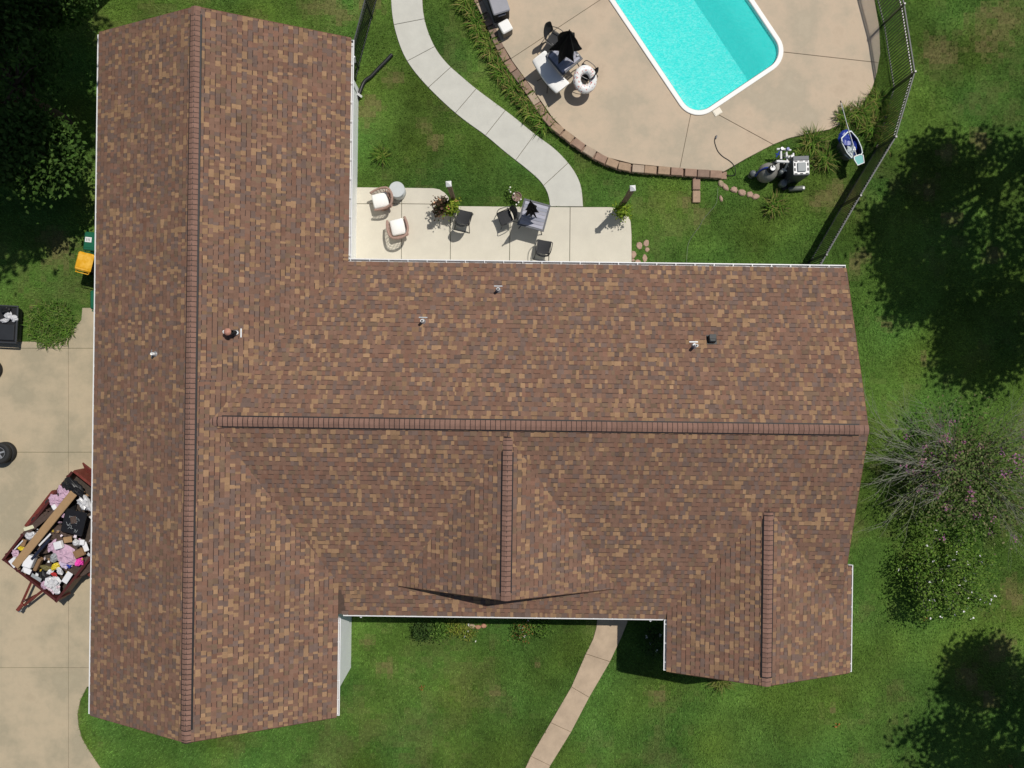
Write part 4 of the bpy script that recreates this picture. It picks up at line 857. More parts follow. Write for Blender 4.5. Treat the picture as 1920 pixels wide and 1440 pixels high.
hp = spline([P(x, y, DZ+.015) for x, y in ((1342, 255), (1340, 262), (1341, 270), (1346, 283), (1355, 293), (1366, 300), (1374, 307), (1378, 315))]+[G(1379, 326, .05), G(1374, 329, .05), G(1362, 329, .05)], 6)
t = thing('garden_hose', 'thin black hose snaking off the pool deck into the grass', 'hose'); m = MB(); m.tube(hp, .013, 6); m.build('tube', M_dark, t); m = MB(); m.box(tuple(P(1343, 257, DZ+.03)), (.05, .13, .05), R(-20), .015); m.build('nozzle', M_fr, t)
cb = spline([G(x, y, .06) for x, y in ((1346, 352), (1345, 370), (1342, 383), (1330, 398), (1318, 412), (1312, 424), (1300, 440), (1291, 456), (1288, 478), (1287, 500))], 5); m = MB(); m.tube(cb, .005, 5); o = m.build('cable', mat('pale_cable', (.22, .23, .19), .5, .1, 6)); tag(o, 'thin pale cable lying across the lawn towards the gutter', 'cable')
# black drain pipe from the downspout
m = MB(); pts = spline([Vector((-5.42, 10.0, .09)), P(682, 155, .08), P(696, 143, .07), P(710, 128, .07), P(722, 116, .07), P(735, 102, .07)], 10); m.tube(pts, [.06+.006*(k % 2) for k in range(len(pts))], 10); o = m.build('drain_pipe', mat('black_corrugated_plastic', (.02, .02, .021), .4, .1, 6), None, True); tag(o, 'black flexible drain pipe leading from the downspout into the lawn', 'pipe')
# ---------------------------------------------------------------- pool equipment
M_tank = mat('grey_tank_plastic', (.20, .195, .175), .45, .06, 4); M_tankb = mat('grey_dome_plastic', (.13, .145, .15), .3, .05, 4, spec=.5); M_blue = mat('blue_plastic', (.02, .045, .30), .4, .08, 5); M_pump = mat('olive_black_plastic', (.045, .045, .035), .4, .1, 5)
g0 = G(1431, 330); t = thing('pool_filter', 'round grey sand filter tank with white valve at the deck edge', 'pool filter', g0); m = MB(); m.lathe([(.24, 0), (.24, .06), (.20, .08), (.30, .18), (.325, .38), (.30, .55), (.2, .68), (.08, .73), (.01, .74)], 24); m.build('tank', M_tank, t, True)
m = MB(); m.lathe([(.09, .70), (.13, .73), (.13, .82), (.06, .86), (.05, .9), (.01, .9)], 16); m.build('valve', M_dark, t); m = MB(); m.lathe([(.05, .88), (.085, .9), (.085, .93), (.05, .93), (.045, .91)], 16); m.build('valve_ring', M_pvc, t); m = MB(); m.tube([(-.02, .02, .94), (.0, .16, .95)], .018, 6); m.build('valve_handle', M_dark, t)
m = MB(); m.tube(spline([(-.02, .05, .80), (-.2, .06, .72), (-.33, .0, .5), (-.36, -.08, .25)], 4), .028, 8); m.build('hose', M_blue, t, True)
t = thing('chlorinator', 'grey dome topped canister in front of the sand filter', 'canister', G(1407, 330)); m = MB(); m.lathe([(.10, 0), (.11, .1), (.11, .24), (.12, .27), (.10, .33), (.05, .37), (.01, .38)], 16); m.build('canister', M_tankb, t, True); m = MB(); m.lathe([(.125, .22), (.128, .26), (.12, .275)], 16); m.build('lock_ring', M_dark, t)
t = thing('pipework', 'white plastic pipes and valves between filter and heater', 'pipes', G(1462, 316)); z = .55
def pv(pts, r=.035, mm=None, nm='pipe'): m = MB(); m.tube([Vector(q) for q in pts], r, 8); m.build(nm, mm or M_pvc, t)
pv([(-.42, .0, .80), (-.05, .0, z+.2), (.12, .02, z+.1)], .045); pv([(.06, -.25, .05), (.06, .0, z), (.06, .42, z-.1), (.06, .42, .05)]); pv([(.12, .05, z), (.42, .06, z)], .032); pv([(.1, -.08, z-.05), (.42, -.06, z-.05)], .03)
pv([(-.16, .15, .05), (-.16, .18, z), (-.16, .50, z-.02)]); pv([(-.3, .5, z-.02), (-.02, .5, z-.02)], .04); pv([(.02, .5, z-.06), (.2, .48, z-.06)], .036); pv([(.06, .22, z+.02), (.17, .22, z+.02)], .05)
pv([(-.05, -.12, z-.2), (.2, -.22, z-.2)], .03); pv([(-.15, .5, z+.02), (-.15, .5, z+.08)], .05, M_tankb, 'valve'); pv([(.06, .5, z-.02), (.06, .5, z+.06)], .05, M_blue, 'valve'); pv([(.17, .22, z+.05), (.17, .22, z+.13)], .045, M_pvc, 'valve'); pv([(-.16, .15, z), (-.10, .0, z+.05)], .03, M_tankb); pv([(-.33, .22, z), (-.22, .42, z)], .02, M_blue, 'valve_handle'); pv([(-.35, .34, z), (-.22, .3, z)], .02, M_blue, 'valve_handle')
pv([(-.5, -.1, .3), (-.2, -.2, .25), (.1, -.3, .2)], .04, M_dark, 'black_pipe'); pv([(.2, .3, .1), (.25, .1, .35), (.4, -.1, .3)], .04, M_dark, 'black_pipe'); pv([(-.3, .1, .2), (-.05, .25, .3), (.2, .36, .3)], .035, M_tankb, 'grey_pipe'); pv([(.26, .15, z), (.26, .34, z), (.26, .34, .05)], .03)
m = MB(); m.box((.02, -.05, .12), (.7, .55, .2), .1, .03); m.build('equipment_pad', M_pump, t); m = MB(); m.lathe([(.07, .2), (.08, .45), (.06, .52), (.01, .53)], 12, (-.12, -.26, 0)); m.build('canister', M_tankb, t, True)
t = thing('pool_pump', 'dark pump motor with strainer lid beside the heater', 'pump', G(1478, 336)); T = Matrix.Translation((0, 0, .22)) @ Matrix.Rotation(R(38), 4, 'Z') @ Matrix.Rotation(R(90), 4, 'Y')
m = MB(); m.lathe([(.02, -.26), (.12, -.25), (.135, -.15), (.135, .12), (.10, .2), (.01, .22)], 16, M=T); m.build('motor', M_pump, t, True); m = MB(); m.lathe([(.12, .05), (.13, .3), (.11, .36), (.01, .37)], 16, (-.28, -.22, 0)); m.build('strainer', M_tankb, t, True); m = MB(); m.box((0, 0, .04), (.55, .25, .05), R(38), .01); m.build('foot', M_dark, t); m = MB(); m.box((.16, .13, .30), (.07, .05, .03), .6, .01); m.build('badge', M_pvc, t)
t = thing('booster_pump', 'long grey green pump cylinder lying in the grass below the heater', 'pump', G(1492, 355)); T = Matrix.Translation((0, 0, .1)) @ Matrix.Rotation(R(4), 4, 'Z') @ Matrix.Rotation(R(90), 4, 'Y'); m = MB(); m.lathe([(.03, -.3), (.085, -.27), (.09, .2), (.075, .26), (.02, .28)], 14, M=T); m.build('cylinder', mat('grey_green_metal', (.13, .14, .12), .5, .1, 6), t, True); m = MB(); m.box((.2, 0, .19), (.07, .09, .02), 0, .006); m.build('terminal_box', M_pvc, t); m = MB(); m.lathe([(.03, .0), (.11, .02), (.11, .1), (.09, .12), (.05, .12)], 16, (-.42, .06, 0)); m.build('flange', M_dark, t)
# heater
a = P(1503, 310, .95+.16); t = thing('pool_heater', 'grey box pool heater with square top grille', 'heater', (a.x, a.y, .16), R(2)); m = MB(); m.box((0, 0, .45), (.54, .66, .9), bev=.02); m.build('cabinet', mat('charcoal_panel', (.045, .05, .055), .5, .05, 5), t)
m = MB(); m.box((0, -.06, .915), (.53, .47, .03), bev=.008); m.build('grille', M_pvc, t); m = MB(); m.box((0, .255, .915), (.53, .14, .03), bev=.008); m.build('rear_panel', mat('slate_panel', (.09, .10, .115), .5, .05, 5), t); m = MB(); m.box((0, -.06, .945), (.29, .31, .05), bev=.02); m.build('vent_cap', mat('grey_vent_cap', (.20, .225, .235), .45, .05, 5), t)
for x, y, dx, dy in ((-.22, .04, .05, .10), (-.22, -.13, .05, .10), (.22, .04, .05, .10), (.22, -.13, .05, .10), (0, -.27, .1, .03), (-.19, -.27, .1, .03), (.19, -.27, .1, .03), (-.18, .145, .1, .03), (.18, .145, .1, .03), (0, .15, .12, .02)):
    m = MB(); m.box((x, y, .931), (dx, dy, .006)); m.build('slot', M_dark, t)
# blue tub with pool tools
tc_ = G(1593, 268); t = thing('pool_tub', 'large white rimmed tub with blue liner beside the fence', 'tub', tc_, 0)
shp = [(1578, 259), (1589, 248), (1596, 246), (1608, 260), (1615, 276), (1617, 286), (1613, 292), (1604, 297), (1597, 296), (1588, 286), (1579, 268)]
def tubring(z, k): return [tuple((P(x, y, z+.165).xy-tc_.xy)*k+Vector((0, 0))) for x, y in shp]
zt = .62; O = tubring(zt, 1); ctr_ = Vector((sum(p_[0] for p_ in O)/11, sum(p_[1] for p_ in O)/11)); sc = lambda k, z: [((p_[0]-ctr_.x)*k+ctr_.x, (p_[1]-ctr_.y)*k+ctr_.y, z) for p_ in O]
m = MB(); v = sc(.72, 0)+sc(.98, zt-.02); n_ = 11; m.add(v, [(i, (i+1) % n_, n_+(i+1) % n_, n_+i) for i in range(n_)]+[tuple(range(n_-1, -1, -1))]); m.build('wall', M_tank, t)
m = MB(); v = sc(.96, zt-.02)+sc(1.04, zt-.02)+sc(1.04, zt+.01)+sc(.96, zt+.01); m.add(v, [(k*n_+i, k*n_+(i+1) % n_, ((k+1) % 4)*n_+(i+1) % n_, ((k+1) % 4)*n_+i) for k in range(4) for i in range(n_)]); m.build('rim', mat('pale_blue_rim', (.66, .72, .74), .5, .04, 5), t)
m = MB(); v = sc(.95, zt-.03)+sc(.74, .12); m.add(v, [(n_+i, n_+(i+1) % n_, (i+1) % n_, i) for i in range(n_)]+[tuple(range(n_, 2*n_))]); m.build('liner', mat('dark_tub_inside', (.035, .045, .07), .5, .05, 5), t)
def blob(name, label, cat, p, r, m_, amp=.25, rz=0., group=None, seed=0):
    rr = random.Random(seed+int(p[0]*100)); b_ = MB(); v = []; n1, n2 = 8, 12
    for i in range(n1+1):
        th = math.pi*i/n1
        for j in range(n2):
            ph = 2*math.pi*j/n2; k = 1+amp*(rr.random()*2-1) if 0 < i < n1 else 1; v.append((r[0]*k*math.sin(th)*math.cos(ph), r[1]*k*math.sin(th)*math.sin(ph), r[2]*k*math.cos(th)+r[2]*.7))
    b_.add(v, [(i*n2+j, (i+1)*n2+j, (i+1)*n2+(j+1) % n2, i*n2+(j+1) % n2) for i in range(n1) for j in range(n2)]); o = b_.build(name, m_, None, False, p, rz); tag(o, label, cat, group); return o
q = P(1585, 262, .55); blob('pool_float', 'rolled blue vinyl float inside the tub', 'float', (q.x, q.y, .5), (.26, .32, .14), M_blue, .22)
q = P(1592, 284, .55); blob('plastic_bag', 'crumpled clear white plastic bag in the lower end of the tub', 'bag', (q.x, q.y, .55), (.16, .24, .1), mat('hazy_plastic', (.5, .55, .56), .3, .1, 9), .35)
q = P(1600, 276, .55); blob('towel', 'blue towel bunched in the middle of the tub', 'towel', (q.x, q.y, .5), (.1, .3, .12), M_blue, .3)
t = thing('skimmer_net', 'teal pool skimmer net on a long white pole leaning out of the tub', 'net'); z1, z2, z3 = 1.05, 1.0, 1.75
A1, A2, A3 = P(1606, 292, .85), P(1588, 233, 1.25), P(1576, 189, 1.75)
m = MB(); m.tube([A1, A2], .016, 6); m.build('handle', M_pvc, t); m = MB(); m.tube([A2, A2.lerp(A3, .92)], .014, 6); m.build('pole', M_pvc, t); m = MB(); m.tube([A2.lerp(A3, .92), A3], .018, 6); m.build('grip', M_dark, t)
m = MB(); m.tube([P(1601, 290, .82), P(1590, 240, 1.2)], .014, 6); m.build('brace', mat('steel_blue_tube', (.12, .22, .33), .4, .05, 5), t)
nq = [P(x, y, .86) for x, y in ((1601, 294), (1612, 290), (1618, 291), (1620, 305), (1608, 310), (1602, 300))]
m = MB(); m.tube(nq+[nq[0]], .022, 6); m.build('net_frame', M_pvc, t); m = MB(); m.add([tuple(p_) for p_ in nq]+[tuple(p_-Vector((0, 0, .02))) for p_ in nq], [tuple(range(6)), tuple(range(11, 5, -1))]+[(i, 6+i, 6+(i+1) % 6, (i+1) % 6) for i in range(6)]); m.build('net', mat('teal_mesh', (.17, .46, .45), .6, .08, 30), t)
# ---------------------------------------------------------------- bins and driveway clutter
def cart(label, p, rz, lid, body, w_=.56, d_=.64, h=1.0, sticker=False):
    t = thing('wheelie_bin', label, 'bin', p, rz, 'wheeled bins along the house wall'); m = MB(); m.box((0, 0, h*.47), (w_*.95, d_*.92, h*.94), taper=.78); m.build('body', body, t)
    m = MB(); m.box((0, 0, h-.03), (w_, d_, .10), bev=.045); m.box((0, .02, h+.022), (w_*.8, d_*.75, .02), bev=.008); m.build('lid', lid, t)
    m = MB(); m.tube([(-w_*.4, -d_*.50, h-.09), (-w_*.4, -d_*.6, h-.03), (w_*.4, -d_*.6, h-.03), (w_*.4, -d_*.52, h-.05)], .016, 6); m.build('handle', lid, t)
    for s_ in (-1, 1): m = MB(); m.lathe([(.02, -.025), (.11, -.025), (.11, .025), (.02, .025)], 14, M=Matrix.Translation((s_*w_*.42, -d_*.42, .11)) @ Matrix.Rotation(R(90), 4, 'Y')); m.build('wheel', M_dark, t)
    if sticker:
        m = MB(); m.box((-.10, .05, h+.036), (.22, .17, .004)); s = m.build('sticker', M_pvc, t)
        for k in range(3): m = MB(); m.box((-.10+.05*(k-1), .05, h+.040), (.014, .10-.02*(k % 2), .003)); m.build('print', M_dark, s)
    return t
M_gb = mat('green_bin_plastic', (.012, .115, .06), .45, .06, 5); M_yl = mat('yellow_bin_lid', (.74, .37, .012), .5, .10, 5, col2=(.78, .44, .06)); M_bb = mat('black_bin_plastic', (.02, .02, .022), .5, .06, 5)
cart('green recycling cart with a white sticker on its lid', P(172, 453, 1.0), R(-6), M_gb, M_gb, sticker=True).location.z = 0
cart('wheeled bin with a yellow lid beside the green cart', P(157.5, 491, 1.0), R(-14), M_yl, M_bb).location.z = 0
cart('green bin almost hidden under the roof gutter at the driveway end', P(184, 562, .9), 0, M_gb, M_gb, h=.9).location.z = 0
# black tub cart at the left edge
p = P(-4, 607, .5); t = thing('dump_cart', 'flat black tub cart with rubbish on the grass by the driveway', 'cart', (p.x, p.y, 0), R(-3)); w_, d_ = 1.36, 1.26
m = MB(); m.box((0, 0, .30), (w_*.96, d_*.96, .34), bev=.02, taper=.9); m.build('tub', M_bb, t)
for x, y, dx, dy in ((0, d_/2, w_, .05), (0, -d_/2, w_, .05), (w_/2-.02, 0, .05, d_-.06), (-w_/2+.02, 0, .05, d_-.06)): m = MB(); m.box((x, y, .50), (dx, dy, .06), bev=.012); m.build('rim', mat('charcoal_rim', (.045, .048, .055), .45, .05, 5), t)
m = MB(); m.box((.1, -.28, .50), (.95, .55, .05), bev=.02); m.build('flap', mat('charcoal_flap', (.03, .032, .036), .4, .1, 5), t)
for s_ in (-1, 1): m = MB(); m.lathe([(.04, -.05), (.19, -.05), (.19, .05), (.04, .05)], 14, M=Matrix.Translation((s_*.5, 0, .19)) @ Matrix.Rotation(R(90), 4, 'Y')); m.build('wheel', M_dark, t)
M_wb = mat('white_bag_plastic', (.55, .55, .57), .35, .08, 9); M_kb = mat('black_bag_plastic', (.015, .015, .017), .3, .1, 9)
for x, y, r, mm, l_ in ((27, 597, (.13, .11, .07), M_wb, 'crumpled white bag, right one of three on the black cart'), (17, 592, (.12, .14, .09), M_wb, 'crumpled white bag, middle one on the black cart'), (8, 601, (.13, .07, .06), M_wb, 'flat white bag at the left of the black cart'), (12, 581, (.18, .13, .1), M_kb, 'shiny black bag on top of the black cart')):
    q = P(x, y, .53); blob('rubbish_bag', l_, 'bag', (q.x, q.y, .49), r, mm, .3, group='bags on the black cart')
# car wheels at the left edge
M_tyre = mat('tyre_rubber', (.022, .022, .022), .75, .1, 9); M_rim = mat('alloy_rim', (.38, .39, .40), .35, .05, 5, metal=.5)
def wheel(label, p, tilt=0., rim=True, group='loose wheels at the driveway edge'):
    t = thing('car_wheel', label, 'wheel', p, .3, group); t.rotation_euler[1] = tilt; m = MB(); m.lathe([(.22, -.10), (.34, -.11), (.37, -.07), (.375, 0), (.37, .07), (.34, .11), (.22, .10), (.21, .06), (.21, -.06), (.22, -.10)], 28); m.build('tyre', M_tyre, t, True)
    m = MB(); m.lathe([(.215, .08), (.20, .085), (.185, .04), (.06, .0), (.01, -.01)], 20); m.build('barrel', M_dark, t); m = MB(); m.lathe([(.22, .075), (.21, .095), (.195, .085), (.2, .06)], 24); m.build('rim', M_rim, t)
    for k in range(5): m = MB(); m.box((.12, 0, .07), (.17, .07, .03), bev=.01, M=Matrix.Rotation(2*math.pi*k/5, 4, 'Z')); m.build('spoke', M_rim, t)
    m = MB(); m.lathe([(.05, .06), (.05, .09), (.01, .095)], 12); m.build('hub', M_rim, t); return t
q = P(-3, 850, .45); wheel('car wheel lying face up at the edge of the driveway, upper of two', (q.x, q.y, .40), R(10)); wheel('car wheel underneath, lower of two at the driveway edge', (q.x, q.y, .135))
q = P(-17, 693, .12); wheel('car wheel mostly outside the picture near the black cart', (q.x, q.y, .135))
# ---------------------------------------------------------------- trailer full of rubbish
M_red = mat('oxblood_paint', (.075, .018, .016), .45, .2, 8, spec=.4); M_red2 = mat('rusty_red_paint', (.16, .035, .025), .5, .25, 10); M_floor = mat('trailer_floor', (.06, .045, .035), .9, .3, 12)
ZT = 1.05; A0, B0 = P(4, 1049, ZT), P(106, 1129, ZT); ax = (B0-A0); TW = ax.length; ax.normalize(); ay = Vector((-ax.y, ax.x, 0)); TL_ = 3.75; ctr = (A0+B0)/2+ay*TL_/2; trz = math.atan2(ax.y, ax.x)
t = thing('utility_trailer', 'dark red utility trailer heaped with rubbish on the driveway', 'trailer', (ctr.x, ctr.y, .02), trz)
def tp(name, c, d, m_=None, bev=.0, par=None): m = MB(); m.box(c, d, bev=bev); return m.build(name, m_ or M_red, par or t)
tp('floor', (0, 0, .52), (TW-.1, TL_-.06, .06), M_floor)
for s_ in (-1, 1):
    tp('side_wall', (s_*(TW/2-.03), 0, .76), (.05, TL_, .46)); tp('top_rail', (s_*(TW/2-.03), 0, 1.01), (.08, TL_+.04, .05), M_red)
    for k in range(5): tp('stake', (s_*(TW/2+.02), -TL_/2+.2+k*(TL_-.4)/4, .76), (.05, .06, .5))
tp('front_wall', (0, -TL_/2+.03, .76), (TW-.12, .05, .46)); tp('top_rail', (0, -TL_/2+.03, 1.01), (TW-.1, .08, .05)); tp('tailgate', (.0, TL_/2+.08, .72), (TW-.1, .08, .62), M_red2)
for k in range(5): tp('tailgate_bar', (0, TL_/2+.15+.07*k, .50+.1*k), (TW-.15, .035, .05), M_red2)
for s_ in (-1, 1):
    m = MB(); m.box((s_*(TW/2+.16), 0, .60), (.28, 1.5, .05), bev=.015); m.box((s_*(TW/2+.16), .74, .5), (.28, .05, .2)); m.box((s_*(TW/2+.16), -.74, .5), (.28, .05, .2)); m.build('fender', M_red2, t)
    for k in (-.38, .38): m = MB(); m.lathe([(.15, -.1), (.30, -.1), (.33, -.05), (.33, .05), (.30, .1), (.15, .1)], 22, M=Matrix.Translation((s_*(TW/2+.16), k, .31)) @ Matrix.Rotation(R(90), 4, 'Y')); m.build('wheel', M_tyre, t)
for s_ in (-1, 1): m = MB(); m.tube([(s_*.34+.12, -TL_/2+.05, .48), (s_*.05+.12, -TL_/2-1.15, .46)], .045, 4); m.build('tongue_bar', M_red2, t)
tp('cross_bar', (.12, -TL_/2-.30, .47), (.55, .06, .08), M_red2); tp('coupler', (.12, -TL_/2-1.25, .50), (.12, .3, .1), M_red2, .02); m = MB(); m.lathe([(.035, .02), (.05, .03), (.03, .62), (.05, .66), (.01, .68)], 10, (.14, -TL_/2-.9, 0)); m.build('jack', M_red, t); tp('jack_plate', (.12, -TL_/2-1.4, .42), (.16, .12, .06), M_alu, .01)
# the load: positions in trailer coordinates
Mt = Matrix.Translation((ctr.x, ctr.y, .02)) @ Matrix.Rotation(trz, 4, 'Z')
def tpos(px, py, z): return P(px, py, z)
M_card = mat('cardboard', (.34, .215, .11), .85, .08, 6); M_cardd = mat('brown_cardboard', (.24, .14, .07), .85, .12, 6); M_wp = mat('white_paper', (.72, .72, .74), .7, .05, 8); M_pink = mat('pink_cloth', (.50, .34, .44), .85, .12, 12, .5, 20); M_hot = mat('hot_pink_cloth', (.72, .06, .38), .8, .1, 12); M_yel = mat('yellow_plastic', (.62, .48, .03), .5, .1, 8); M_grb = mat('grey_plastic_sheet', (.30, .32, .33), .5, .1, 8); M_br = mat('brown_board', (.075, .05, .04), .85, .2, 9)
for k, (x, y, r, mm) in enumerate(((75, 1015, (.50, .35, .2), M_br), (110, 1010, (.55, .45, .22), M_br), (120, 950, (.42, .36, .24), M_kb), (85, 1085, (.5, .3, .18), M_kb), (95, 968, (.3, .3, .18), M_br), (140, 1050, (.6, .5, .2), M_br), (40, 1060, (.3, .28, .16), M_kb))):
    q = tpos(x, y, .8); nm = ['brown heap at the middle of the trailer load', 'brown heap under the black tarpaulin in the trailer', 'black bags under the tailgate end of the trailer load', 'black heap at the tongue end of the trailer load', 'brown heap under the long cardboard at its far end', 'brown heap against the far side wall of the trailer', 'black heap in the near corner of the trailer'][k]
    blob('rubbish_heap', nm, 'rubbish', (q.x, q.y, .62), r, mm, .2, trz, 'trailer load')
def slab_item(name, label, cat, px, py, z, d, rz, m_, tx=0., ty=0., grp='trailer load'):
    q = tpos(px, py, z); m = MB(); m.box((0, 0, 0), d, bev=min(.02, d[2]*.3)); o = m.build(name, m_, None, False, (q.x, q.y, z)); o.rotation_euler = (tx, ty, rz); tag(o, label, cat, grp); return o
ang = trz+R(90)
slab_item('cardboard_strip', 'long tan cardboard strip lying the length of the trailer', 'cardboard', 83, 993, 1.22, (3.15, .27, .06), math.atan2(140, 113), M_card)
o = slab_item('tarpaulin', 'black folded tarpaulin with white scribbles in the trailer', 'tarpaulin', 139, 979, 1.12, (.74, .80, .06), R(-14), M_kb)
sq = random.Random(5)
for k in range(7):
    x0, y0 = sq.uniform(-.3, .22), sq.uniform(-.3, .28); pts = [(x0+.03*j+sq.uniform(-.03, .03), y0+sq.uniform(-.06, .06), .033) for j in range(6)]
    m = MB(); m.tube(spline(pts, 3), .006, 4); m.build('scribble', M_grb, o)
m = MB(); m.box((-.02, .08, .034), (.2, .24, .008), .4); m.build('patch', M_br, o)
items = [('paper_box', 'white open box in the trailer under the tan strip', 'box', 56, 1052, 1.10, (.30, .42, .22), R(-20), M_wp), ('paper_sheet', 'white sheet leaning at the near corner of the trailer', 'paper', 27, 1054, 1.08, (.30, .3, .03), R(38), M_wp), ('paper_sheet', 'white sheet by the front wall of the trailer', 'paper', 50, 1070, 1.1, (.3, .18, .03), R(-25), M_wp),
         ('carton', 'white carton in the middle of the trailer', 'box', 110, 1022, 1.18, (.28, .26, .14), R(15), M_wp), ('carton', 'open brown carton near the far wall of the trailer', 'box', 149, 1037, 1.15, (.34, .26, .14), R(25), M_cardd), ('carton', 'brown carton leaning beside the white box', 'box', 72, 1058, 1.05, (.12, .45, .2), R(-28), M_cardd), ('foam_sheet', 'white triangular foam sheet near the front corner', 'foam', 126, 1083, 1.15, (.42, .2, .03), R(55), M_wp), ('foam_sheet', 'white foam offcut against the far wall', 'foam', 160, 1025, 1.12, (.16, .32, .05), R(20), M_wp), ('foam_sheet', 'small white foam block beside the brown carton', 'foam', 154, 1017, 1.18, (.16, .18, .08), R(-5), M_wp),
         ('plastic_sheet', 'grey plastic sheet at the front wall of the trailer', 'plastic', 68, 1083, 1.08, (.4, .12, .03), R(-28), M_grb), ('board', 'dark brown board beside the tan strip', 'board', 84, 972, 1.12, (.9, .14, .03), R(38), M_br), ('board', 'navy board lying under the tan strip edge', 'board', 76, 1030, 1.2, (.95, .09, .03), R(48), mat('navy_board', (.012, .016, .035), .5, .1, 6)), ('board', 'white lath lying beside the navy board', 'board', 84, 1012, 1.18, (.6, .06, .02), R(44), M_wp), ('board', 'dark board propped on the near side wall', 'board', 64, 985, 1.08, (1.0, .16, .03), R(44), M_br),
         ('carton', 'flattened tan carton beside the tarpaulin', 'box', 127, 1012, 1.1, (.3, .2, .04), R(10), M_card), ('board', 'white lath at the near side of the trailer', 'board', 35, 1022, 1.12, (.45, .04, .03), R(45), M_wp), ('carton', 'brown carton flap near the yellow scraps', 'box', 44, 1018, 1.08, (.16, .24, .05), R(-15), M_cardd), ('paper_sheet', 'cream sheet hanging over the near side wall', 'paper', 54, 990, 1.12, (.34, .12, .02), R(18), mat('cream_paper', (.62, .60, .42), .7, .05, 8)), ('carton', 'small white carton near the tailgate end', 'box', 102, 951, 1.14, (.14, .18, .08), R(30), M_wp)]
for it in items: slab_item(*it, tx=random.uniform(-.12, .12), ty=random.uniform(-.12, .12))
bl = [('cloth', 'pink cloth bundle near the tailgate', 122, 922, (.24, .22, .13), M_pink), ('cloth', 'pink cloth bundle beside the tan strip', 105, 938, (.26, .2, .12), M_pink), ('cloth', 'pink cloth heap in the middle of the load', 122, 1040, (.38, .26, .12), M_pink), ('cloth', 'hot pink cloth near the far wall', 147, 1054, (.13, .15, .1), M_hot), ('cloth', 'small pink cloth beside the tarpaulin', 118, 967, (.16, .07, .08), M_pink), ('cloth', 'pale pink cloth at the front corner', 98, 1102, (.2, .16, .12), mat('pale_pink_cloth', (.62, .50, .55), .8, .2, 14)), ('cloth', 'pink scrap by the near corner', 27, 1039, (.13, .1, .08), M_pink), ('cloth', 'pink scrap beside the white carton', 97, 1024, (.12, .2, .09), M_pink), ('cloth', 'pink rag at the front wall', 82, 1098, (.11, .12, .1), M_pink),
      ('rubbish_bag', 'white bag at the tailgate under the gutter', 158, 944, (.26, .18, .14), M_wb), ('rubbish_bag', 'white bag of scraps at the front corner', 98, 1094, (.24, .2, .16), M_wb), ('rubbish_bag', 'clear grey bag in the middle of the load', 101, 1046, (.13, .15, .12), M_grb), ('rubbish_bag', 'small white bag at the near side', 56, 1006, (.16, .13, .1), M_wb), ('rubbish_bag', 'shiny black bag by the tailgate corner', 128, 912, (.26, .16, .14), M_kb), ('rubbish_bag', 'shiny black bag across the tailgate end', 143, 918, (.42, .16, .14), M_kb), ('rubbish_bag', 'white scrap bag at the very front corner', 104, 1108, (.12, .1, .08), M_wb), ('rubbish_bag', 'white scrap bag between tarpaulin and carton', 143, 1019, (.12, .1, .09), M_wb),
      ('plastic_scrap', 'yellow scrap in the front half of the load', 101, 1063, (.1, .14, .08), M_yel), ('plastic_scrap', 'yellow scrap at the near side of the load', 39, 1030, (.12, .08, .07), M_yel), ('plastic_scrap', 'red scrap near the front wall', 99, 1078, (.1, .05, .06), mat('red_plastic', (.4, .03, .03), .5, .1, 8)), ('plastic_scrap', 'blue scrap near the far corner of the load', 127, 1062, (.08, .06, .06), M_blue), ('plastic_scrap', 'lilac scrap near the front half', 118, 1060, (.16, .09, .08), mat('lilac_cloth', (.5, .42, .55), .8, .2, 12)), ('plastic_scrap', 'olive scrap among the dark rubbish', 85, 1066, (.22, .08, .07), mat('olive_scrap', (.15, .13, .05), .7, .3, 14)), ('plastic_scrap', 'white crumpled scrap beside the yellow one', 110, 1072, (.14, .08, .07), M_wb), ('paper_scrap', 'crumpled white paper in the front half', 92, 1072, (.07, .12, .07), M_wp), ('paper_scrap', 'crumpled white paper by the near wall', 68, 1002, (.08, .07, .06), M_wp)]
for nm, lb, x, y, r, mm in bl:
    q = tpos(x, y, 1.1); blob(nm, lb+' of the trailer', 'cloth' if nm == 'cloth' else ('bag' if 'bag' in nm else 'scrap'), (q.x, q.y, 1.0-r[2]*.2), r, mm, .38, trz+random.uniform(-.4, .4), 'trailer load')
nd = 170; uu = rng.uniform(-TW/2+.12, TW/2-.12, nd); vv = rng.uniform(-TL_/2+.12, TL_/2-.25, nd); hh = rng.uniform(.82, 1.1, nd)
wp_ = np.array([tuple(Mt @ Vector((a, b, c))) for a, b, c in zip(uu, vv, hh)]); scr = link('debris', leafmesh('debris', wp_, .12, pal([(.7, .7, .7), (.62, .42, .54), (.05, .04, .04), (.03, .03, .035), (.28, .17, .09), (.5, .5, .52), (.10, .06, .05), (.55, .4, .05), (.62, .55, .6)], nd, .1), .7, .8), mat('scrap_mix', (.5, .5, .5), .7, .1, 12, attr=True)); tag(scr, 'small scraps of torn paper, cloth and plastic strewn over the trailer load', 'scraps', kind='stuff')
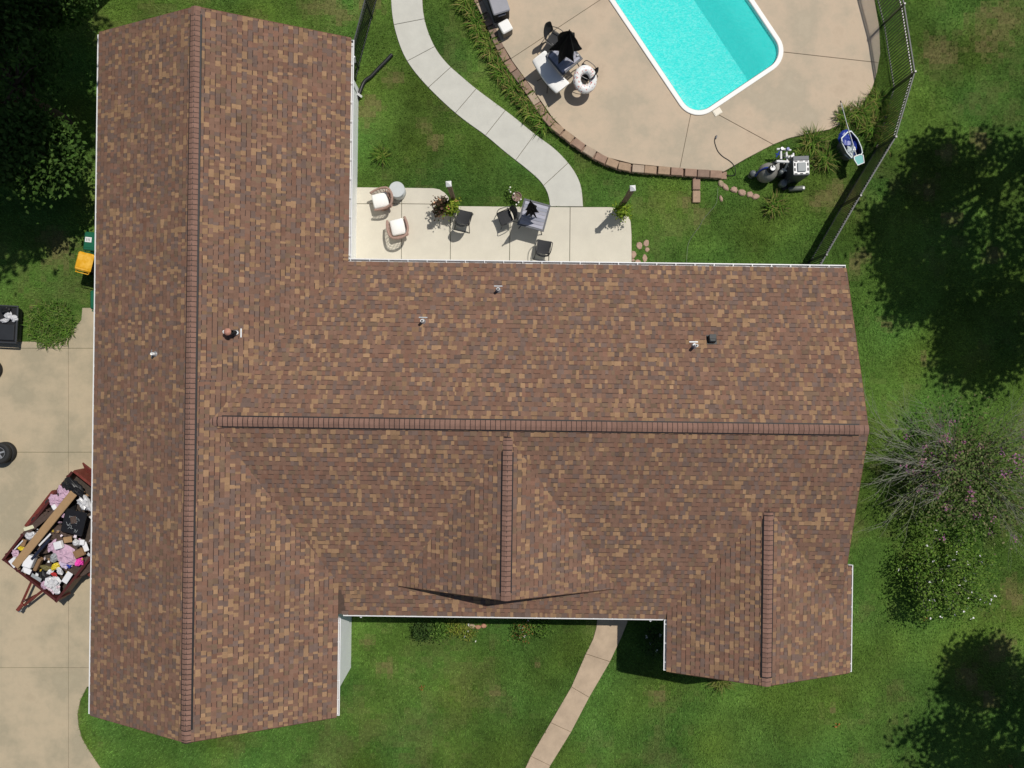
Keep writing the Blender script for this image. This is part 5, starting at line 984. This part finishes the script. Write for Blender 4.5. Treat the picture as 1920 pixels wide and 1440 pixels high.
# a few fallen leaves and scraps on the lawn
for x, y, l_ in ((1565, 1358, 'orange fallen leaf cluster on the front lawn'), (1893, 1432, 'orange fallen leaf at the lawn corner'), (792, 1289, 'orange fallen leaf on the lawn before the porch'), (1732, 1157, 'brown fallen leaf below the white flowered bush')):
    pts = clumps([(0, 0, .09)], 9, .05, .2); o = link('fallen_leaf', leafmesh('fallen_leaf', pts, .07, pal([(.45, .16, .05), (.36, .14, .06)], 9)), M_leaf, None, G(x, y)); tag(o, l_, 'leaf', 'fallen leaves')
# ================================================================ grass blades over the lawn (nobody could count them)
NB = 620000
bx_ = rng.uniform(-19.2, 19.2, NB); by_ = rng.uniform(-14.6, 14.6, NB); ok = np.ones(NB, bool)
for poly in BLOCK:
    a = np.asarray([p[:2] for p in poly]); s_ = (bx_ > a[:, 0].min()) & (bx_ < a[:, 0].max()) & (by_ > a[:, 1].min()) & (by_ < a[:, 1].max()) & ok
    i_ = np.nonzero(s_)[0]; ok[i_[inpoly(bx_[i_], by_[i_], a)]] = False
bx_, by_ = bx_[ok], by_[ok]; d_ = dryness(bx_, by_); th = rng.random(len(bx_)) > d_*.75; bx_, by_, d_ = bx_[th], by_[th], d_[th]
n_ = len(bx_); az = rng.random(n_)*2*np.pi; Lb = rng.uniform(.05, .115, n_)*(1-.4*d_)*(.75+.5*vnoise(bx_, by_, 1.3, 31)); wd = rng.uniform(.012, .024, n_); ln = rng.uniform(.35, 1.1, n_)
zb = gz(bx_, by_)-.004; dx_, dy_ = np.cos(az), np.sin(az)
V = np.zeros((n_, 3, 3)); V[:, 0] = np.stack([bx_-dy_*wd/2, by_+dx_*wd/2, zb], -1); V[:, 1] = np.stack([bx_+dy_*wd/2, by_-dx_*wd/2, zb], -1)
V[:, 2] = np.stack([bx_+dx_*Lb*np.sin(ln), by_+dy_*Lb*np.sin(ln), zb+Lb*np.cos(ln)], -1)
gc = lawn_col(bx_, by_, np.clip(d_*.75+.12*(rng.random(n_) < .10), 0, 1))*(1.28+.30*rng.standard_normal((n_, 1))).clip(.5, 2.2)
g = link('grass', npmesh('grass', V.reshape(-1, 3), np.arange(3*n_).reshape(-1, 3), gc), mat('grass_blades', (.06, .12, .02), .6, .08, 2, attr=True, transl=.25, spec=.2)); tag(g, 'short mown grass blades covering the lawn', 'grass', kind='stuff')
